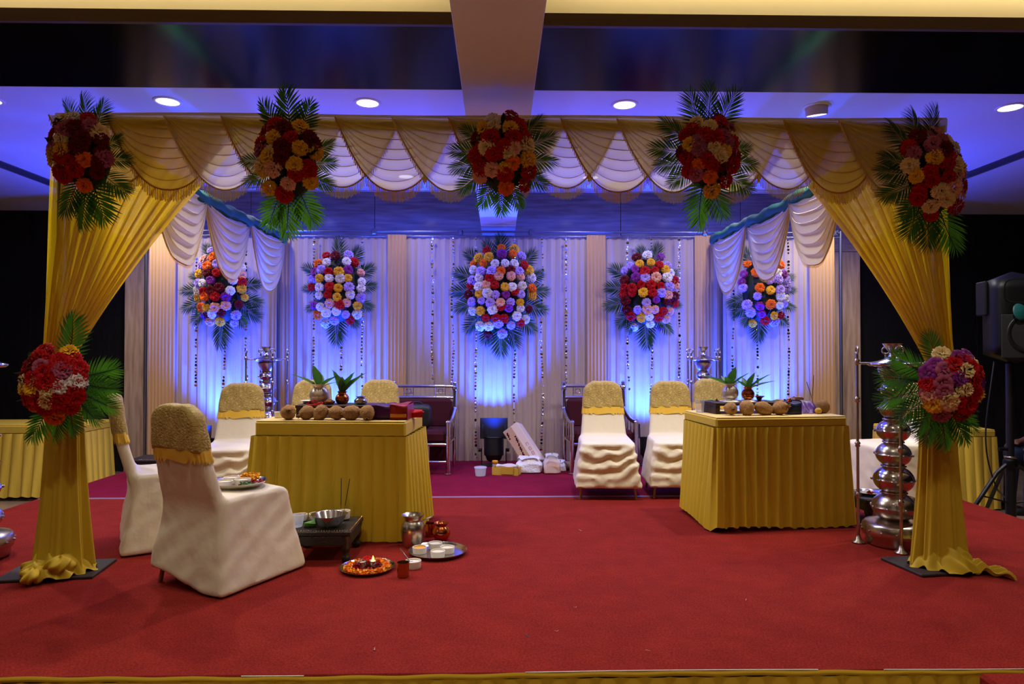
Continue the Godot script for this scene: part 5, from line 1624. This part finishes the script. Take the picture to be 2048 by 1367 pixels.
	m = single("rose", flowers[2], M.petal_r, "single red rose head at the back of the petal plate", "flower", Vector3(-0.74, 0.03, -3.88))
	m.scale = Vector3.ONE * 0.028
	for k in 2:
		var at := Vector3(-0.75, 0.006, -3.80) if k == 0 else Vector3(-0.695, 0.006, -3.815)
		t = thing("oil_lamp", ["unlit little silver oil lamp on the petal plate", "little silver oil lamp burning with a small flame on the petal plate"][k], "oil lamp", at)
		part("cup", vessel([Vector2(0.016, 0), Vector2(0.010, 0.010), Vector2(0.012, 0.02), Vector2(0.022, 0.036), Vector2(0.024, 0.042)], 0.002, 20), M.silver, t)
		part("oil", turned([Vector2(0.020, 0.034), Vector2(0.0005, 0.036)], 16), M.cream_paste, t)
		if k == 1:
			part("flame", turned([Vector2(0.0005, 0.038), Vector2(0.004, 0.043), Vector2(0.0055, 0.05), Vector2(0.004, 0.058), Vector2(0.0005, 0.068)], 10), M.flame, t)
			var l := OmniLight3D.new()
			l.name = "glow"
			l.light_color = Color(1, 0.62, 0.25)
			l.light_energy = 0.006
			l.omni_range = 12.0
			l.omni_attenuation = 2.0
			l.light_size = 0.006
			l.shadow_enabled = true
			l.position = Vector3(0, 0.05, 0)
			t.add_child(l)

# ------------------------------------------------------------------ packing left lying between the armchairs
func bag_shape(w: float, h: float, d: float, seed: float) -> G:
	var g := G.new()
	g.grid(32, 22, func(u: float, v: float):
		var a: float = TAU * u
		var e: float = 1.0 - v
		var sq: float = 0.45
		var pinch: float = 1.0 - 0.28 * smoothstep(0.55, 0.85, e) + 0.16 * smoothstep(0.86, 1.0, e)
		var k: float = pinch * (1.0 + 0.05 * sin(a * 3.0 + seed + e * 6.0) + 0.03 * sin(a * 9.0 + e * 11.0))
		if v > 0.97: k = 0.9
		if v >= 1.0: k = 0.02
		if v <= 0.0: k *= 0.1
		return Vector3(signf(sin(a)) * pow(absf(sin(a)), sq) * w * 0.5 * k, maxf(0.0, h * e + 0.012 * sin(a * 5.0 + seed) * e), signf(cos(a)) * pow(absf(cos(a)), sq) * d * 0.5 * k), true)
	return g

func back_clutter() -> void:
	var t := thing("plastic_tub", "small translucent plastic tub with a lid on the carpet", "tub", Vector3(-0.175, 0, -6.66))
	part("tub", vessel([Vector2(0.045, 0), Vector2(0.049, 0.003), Vector2(0.056, 0.075)], 0.002), M.clear_plastic, t)
	part("lid", turned([Vector2(0.0005, 0.074), Vector2(0.06, 0.074), Vector2(0.062, 0.078), Vector2(0.062, 0.086), Vector2(0.056, 0.088), Vector2(0.0005, 0.086)], 28), M.clear_plastic, t)
	t = thing("sweet_box", "open yellow cardboard box with a notched flap on the carpet", "box", Vector3(0.085, 0, -6.76), -14)
	part("base", slab(Vector3(-0.13, 0, -0.09), Vector3(0.13, 0.004, 0.09), 0.001), M.carton_yellow, t)
	part("side", slab(Vector3(-0.13, 0, -0.092), Vector3(0.13, 0.075, -0.088), 0.001), M.carton_yellow, t)
	part("side", slab(Vector3(-0.13, 0, 0.088), Vector3(0.13, 0.075, 0.092), 0.001), M.carton_yellow, t)
	for s in [-1, 1]:
		part("side", slab(Vector3(s * 0.13 - 0.002, 0, -0.09), Vector3(s * 0.13 + 0.002, 0.075, 0.09), 0.001), M.carton_yellow, t)
	part("flap", slab(Vector3(-0.035, 0.012, 0.0), Vector3(0.085, 0.085, 0.004), 0.001), M.carton_yellow, t, Vector3(0, 0, 0.095), Vector3(6, 0, 0))
	part("paper", silk(0.20, 0.02, 0.14, 2.5), M.carton_white, t, Vector3(0, 0.068, 0), Vector3(0, 6, 0))
	t = thing("bottle_cap_jar", "little jar with a yellow lid standing by the yellow box", "jar", Vector3(-0.035, 0, -6.93))
	part("jar", turned([Vector2(0.0005, 0), Vector2(0.027, 0), Vector2(0.028, 0.075), Vector2(0.0005, 0.075)], 20), M.clear_plastic, t)
	part("lid", turned([Vector2(0.0005, 0.075), Vector2(0.03, 0.075), Vector2(0.03, 0.10), Vector2(0.027, 0.104), Vector2(0.0005, 0.104)], 20), M.turmeric, t)
	t = thing("plastic_bag", "crumpled white plastic bag beside the yellow box", "bag", Vector3(0.305, 0, -6.86))
	part("bag", bag_shape(0.26, 0.15, 0.2, 1.0), M.poly_bag, t)
	t = thing("plastic_bag", "clear bag half filled with peach-coloured rice next to the armchair leg", "bag", Vector3(0.53, 0, -6.79))
	part("bag", bag_shape(0.165, 0.19, 0.13, 2.4), M.clear_plastic, t)
	part("rice", bag_shape(0.16, 0.125, 0.125, 2.4), M.peach_rice, t)
	t = thing("plastic_bag", "small shiny bag of packets squeezed against the armchair leg", "bag", Vector3(0.63, 0, -6.94))
	part("bag", bag_shape(0.11, 0.10, 0.14, 5.0), M.poly_bag, t)
	t = thing("cardboard_tube", "pale cardboard tube lying behind the plastic bags", "tube", Vector3(0.0, 0, 0))
	var tb := G.new()
	tb.tube(PackedVector3Array([Vector3(0.36, 0.042, -7.03), Vector3(0.86, 0.042, -7.0)]), 0.04, 18)
	part("tube", tb, M.carton_tan, t)
	# the long carton leaning against the spotlight
	t = thing("leaning_carton", "long white carton with a dotted tan side leaning beside the spotlight", "carton", Vector3(0.27, 0.225, -7.10))
	t.rotation_degrees = Vector3(-12, -20, -52)
	part("carton", slab(Vector3(-0.235, -0.09, -0.09), Vector3(0.235, 0.09, 0.09), 0.004), M.carton_white, t)
	part("dotted_side", slab(Vector3(-0.232, -0.094, -0.087), Vector3(0.232, -0.089, 0.087), 0.001), M.carton_tan, t)
	part("dotted_front", slab(Vector3(-0.232, -0.088, 0.0895), Vector3(0.232, 0.012, 0.0925), 0.001), M.carton_tan, t)
	var dots := G.new()
	for k in 26:
		var p := Vector3(-0.21 + 0.42 * fposmod(k * 0.618 + 0.1, 1.0), -0.075 + 0.07 * fposmod(k * 0.377 + 0.2, 1.0), 0.0927)
		dots.lathe(PackedVector2Array([Vector2(0.010, 0), Vector2(0.0095, 0.0006), Vector2(0.0003, 0.0007)]), 10, p, 0, 0.0, Basis(Vector3.RIGHT, PI / 2))
	tag(part("printed_dots", dots, M.maroon, t), "", "", "", "stuff")
	var mk := G.new()   # worn reddish print, too faded to read
	for k in 4:
		var x := 0.02 + 0.055 * k
		mk.box(Vector3(x, 0.045, 0.0912), Vector3(0.034, 0.004, 0.0012), 0.0002)
		mk.box(Vector3(x - 0.015, 0.055, 0.0912), Vector3(0.004, 0.024, 0.0012), 0.0002)
		mk.box(Vector3(x, 0.066, 0.0912), Vector3(0.034, 0.004, 0.0012), 0.0002)
		if k > 0: mk.box(Vector3(x + 0.015, 0.055, 0.0912), Vector3(0.004, 0.024, 0.0012), 0.0002)
	part("faded_print", mk, M.petal_p, t)

# ------------------------------------------------------------------ hall beyond the stage
func hall_things() -> void:
	var t := thing("amplifier_box", "flat black box with a pale edge on the gold table by the loudspeaker", "box", Vector3(4.38, 0.4605, -6.62))
	part("case", slab(Vector3(-0.1, 0, -0.08), Vector3(0.1, 0.075, 0.08), 0.006), M.black_plastic, t)
	part("front_plate", slab(Vector3(-0.085, 0.015, 0.08), Vector3(0.085, 0.06, 0.083), 0.001), M.black_grille, t)
	# speaker stand and speaker
	var s := thing("speaker_stand", "black tripod stand on the hall floor carrying the loudspeaker", "stand", Vector3(4.44, -0.3, -5.85))
	part("pole", rod(Vector3(0, 0.08, 0), Vector3(0, 1.40, 0), 0.03, 14), M.black_metal, s)
	part("sleeve", rod(Vector3(0, 0.08, 0), Vector3(0, 0.56, 0), 0.04, 14), M.black_metal, s)
	part("collar", turned([Vector2(0.03, 0.50), Vector2(0.05, 0.50), Vector2(0.055, 0.52), Vector2(0.055, 0.56), Vector2(0.045, 0.58), Vector2(0.03, 0.58)], 16), M.black_plastic, s)
	part("collar_ring", turned([Vector2(0.03, 0.585), Vector2(0.048, 0.585), Vector2(0.048, 0.60), Vector2(0.03, 0.60)], 16), M.silver_dark, s)
	part("knob", rod(Vector3(-0.03, 0.66, 0), Vector3(-0.10, 0.66, 0), 0.016, 8), M.black_plastic, s)
	for a in [-80.0, 60.0, 165.0]:
		var d := Vector3(sin(deg_to_rad(a)), 0, cos(deg_to_rad(a)))
		var lg := G.new()
		lg.tube(PackedVector3Array([Vector3(0, 0.53, 0) + d * 0.04, Vector3(0, 0.46, 0) + d * 0.14, Vector3(0, 0.02, 0) + d * 0.50]), 0.017, 8)
		part("leg", lg, M.black_metal, s)
		part("brace", rod(Vector3(0, 0.2, 0) + d * 0.03, Vector3(0, 0.27, 0) + d * 0.30, 0.008, 6), M.black_metal, s)
	var k := thing("loudspeaker", "large black loudspeaker with a teal-tinted cone high on a tripod", "loudspeaker", Vector3(4.47, 1.10, -5.85), -10)
	var body := G.new()
	body.grid(40, 10, func(u: float, v: float):
		var a: float = TAU * u
		var e: float = 1.0 - absf(2.0 * v - 1.0)
		var sh: float = 1.0 if v > 0.06 and v < 0.94 else 0.93
		if v <= 0.0 or v >= 1.0: sh = 0.02
		var ca: float = cos(a)
		var sa: float = sin(a)
		var wz: float = signf(ca) * pow(absf(ca), 0.4) * 0.19
		return Vector3(signf(sa) * pow(absf(sa), 0.35) * 0.215 * sh * (0.80 + 0.2 * smoothstep(-0.19, 0.1, wz)), 0.80 * (1.0 - v), wz * sh), true)
	part("cabinet", body, M.black_plastic, k)
	part("grille", slab(Vector3(-0.185, 0.05, 0.185), Vector3(0.185, 0.42, 0.197), 0.02), M.black_grille, k)
	var horn := G.new()
	horn.grid(28, 6, func(u: float, v: float):
		var a: float = TAU * u
		var f: float = 1.0 - 0.7 * v
		return Vector3(signf(sin(a)) * pow(absf(sin(a)), 0.5) * 0.16 * f, 0.62 + signf(cos(a)) * pow(absf(cos(a)), 0.5) * 0.10 * f, 0.192 - 0.05 * v), true, true)
	part("horn", horn, M.black_leather, k)
	var wf := G.new()
	wf.lathe(PackedVector2Array([Vector2(0.165, 0), Vector2(0.16, 0.012), Vector2(0.14, 0.006), Vector2(0.06, -0.02), Vector2(0.05, -0.02)]), 36, Vector3(0.02, 0.26, 0.195), 0, 0.0, Basis(Vector3.RIGHT, PI / 2))
	part("cone", wf, M.black_leather, k)
	part("dust_cap", turned([Vector2(0.075, 0), Vector2(0.06, 0.014), Vector2(0.0005, 0.02)], 24), M.teal_plastic, k, Vector3(-0.04, 0.44, 0.20), Vector3(78, 0, -20))
	part("badge", slab(Vector3(0.09, 0.075, 0.197), Vector3(0.14, 0.09, 0.2), 0.001), M.silver_dark, k)
	part("side_handle", slab(Vector3(-0.235, 0.42, -0.12), Vector3(-0.205, 0.72, 0.04), 0.01), M.black_plastic, k)
	var cb := thing("speaker_cable", "thin black cable hanging down from the loudspeaker past the table skirt", "cable", Vector3(4.25, 0, -5.8))
	var pts := PackedVector3Array()
	for j in 21:
		var u := j / 20.0
		pts.append(Vector3(0.02 - 0.10 * sin(u * 2.6) + 0.07 * u * u, 1.12 - 1.10 * u, 0.02 * sin(u * 6.0)))
	var cg := G.new()
	cg.tube(pts, 0.006, 6)
	part("cable", cg, M.cable, cb)
	# a seated helper, mostly past the edge of the picture
	var ch := thing("hall_chair", "plain black chair under the seated person at the picture edge", "chair", Vector3(5.34, -0.3, -6.35))
	part("seat", slab(Vector3(-0.22, 0.42, -0.22), Vector3(0.22, 0.45, 0.22), 0.012), M.black_leather, ch)
	part("backrest", slab(Vector3(0.205, 0.55, -0.21), Vector3(0.235, 0.88, 0.21), 0.012), M.black_leather, ch)
	for x in [-0.2, 0.2]:
		for z in [-0.2, 0.2]:
			part("leg", rod(Vector3(x, 0, z), Vector3(x * 0.95, 0.43 if x < 0 else 0.86, z), 0.012, 8), M.black_metal, ch)
	person(Vector3(5.34, -0.3, -6.35))

func cap(p: Vector3, a: Vector3, b: Vector3, ra: float, rb: float) -> float:
	var d := b - a
	var h := clampf((p - a).dot(d) / d.length_squared(), 0.0, 1.0)
	return (p - a - d * h).length() - lerpf(ra, rb, h)

func limbs(p: Vector3, bones: Array, k: float) -> float:
	var d := 9.0
	for b in bones:
		d = smin(d, cap(p, b[0], b[1], b[2], b[3]), k)
	return d

func person(at: Vector3) -> void:
	var t := thing("person", "seated person in dark shirt and blue jeans, cut off by the picture edge", "person", at)
	var hip := Vector3(0.08, 0.53, 0)
	var chest := Vector3(0.02, 0.86, 0)
	var neck := Vector3(-0.02, 1.06, 0)
	var head := Vector3(-0.07, 1.22, 0)
	var body := []
	var shirt := [[hip + Vector3(0, 0.03, 0.05), chest + Vector3(0, 0, 0.08), 0.135, 0.13], [hip + Vector3(0, 0.03, -0.05), chest + Vector3(0, 0, -0.08), 0.135, 0.13], [chest + Vector3(0, 0.12, 0.13), chest + Vector3(0, 0.12, -0.13), 0.075, 0.075]]
	var jeans := [[hip + Vector3(0, 0, 0.07), hip + Vector3(0, 0, -0.07), 0.125, 0.125]]
	var skin := [[neck - Vector3(0, 0.06, 0), head - Vector3(0, 0.06, 0), 0.055, 0.055], [head, head + Vector3(0.03, 0.05, 0), 0.085, 0.095], [head + Vector3(-0.05, -0.06, 0), head, 0.045, 0.075], [head + Vector3(-0.095, 0.0, 0), head + Vector3(-0.105, -0.02, 0), 0.008, 0.014], [head + Vector3(0.02, 0.01, 0.088), head + Vector3(0.02, -0.03, 0.088), 0.016, 0.01], [head + Vector3(0.02, 0.01, -0.088), head + Vector3(0.02, -0.03, -0.088), 0.016, 0.01]]
	for s in [-1.0, 1.0]:
		var sh := chest + Vector3(0, 0.12, s * 0.18)
		var el := Vector3(-0.05, 0.70, s * 0.26)
		var wr := Vector3(-0.30, 0.64, s * 0.14)
		shirt.append([sh, el, 0.062, 0.05])
		shirt.append([el, el.lerp(wr, 0.35), 0.05, 0.046])
		skin.append([el.lerp(wr, 0.2), wr, 0.04, 0.03])
		var palm := wr + Vector3(-0.08, -0.01, -s * 0.02)
		skin.append([wr, palm, 0.03, 0.034])
		for f in 4:
			var b0 := palm + Vector3(-0.02, 0.0, (f - 1.5) * 0.02)
			var b1 := b0 + Vector3(-0.04, -0.012, 0)
			skin.append([b0, b1, 0.0095, 0.009])
			skin.append([b1, b1 + Vector3(-0.022, -0.026, 0), 0.009, 0.008])
		skin.append([wr + Vector3(-0.03, 0.0, -s * 0.025), palm + Vector3(-0.025, -0.008, -s * 0.055), 0.012, 0.01])
		var kn := Vector3(-0.40, 0.53, s * 0.13)
		var an := Vector3(-0.44, 0.09, s * 0.12)
		jeans.append([hip + Vector3(0, -0.01, s * 0.09), kn, 0.095, 0.068])
		jeans.append([kn, an, 0.066, 0.05])
		var shoe := G.new()
		shoe.grid(20, 10, func(u: float, v: float):
			var a: float = TAU * u
			var w: float = sin(PI * v)
			return an + Vector3(-0.06 - cos(PI * v) * -0.13, -0.088 + maxf(0.0, cos(a)) * 0.075 * w * (0.7 + 0.3 * v) , sin(a) * 0.045 * w), true)
		part("shoe", shoe, M.black_leather, t)
	part("body", nets(Vector3(-0.5, 0.5, -0.34), Vector3(0.16, 1.42, 0.34), 0.0125, func(p: Vector3): return limbs(p, skin, 0.012)), M.skin, t)
	part("shirt", nets(Vector3(-0.3, 0.4, -0.36), Vector3(0.3, 1.12, 0.36), 0.018, func(p: Vector3): return limbs(p, shirt, 0.05)), M.shirt, t)
	part("jeans", nets(Vector3(-0.54, 0.02, -0.28), Vector3(0.3, 0.72, 0.28), 0.018, func(p: Vector3): return limbs(p, jeans, 0.04)), M.jeans, t)
	var hair := G.new()
	hair.grid(20, 10, func(u: float, v: float):
		var d := Vector3(sin(PI * v * 0.62) * sin(TAU * u), cos(PI * v * 0.62), sin(PI * v * 0.62) * cos(TAU * u))
		return head + Vector3(0.035, 0.055, 0) + d * Vector3(0.108, 0.102, 0.104), true)
	part("hair", hair, M.hair, t)
	for s in [-1.0, 1.0]:
		var e := G.new()
		e.ball(head + Vector3(-0.078, 0.012, s * 0.034), Vector3.ONE * 0.012, 10, 8)
		part("eye", e, M.porcelain, t)
	part("mouth", rod(head + Vector3(-0.09, -0.055, -0.02), head + Vector3(-0.09, -0.055, 0.02), 0.006, 6), M.maroon, t)
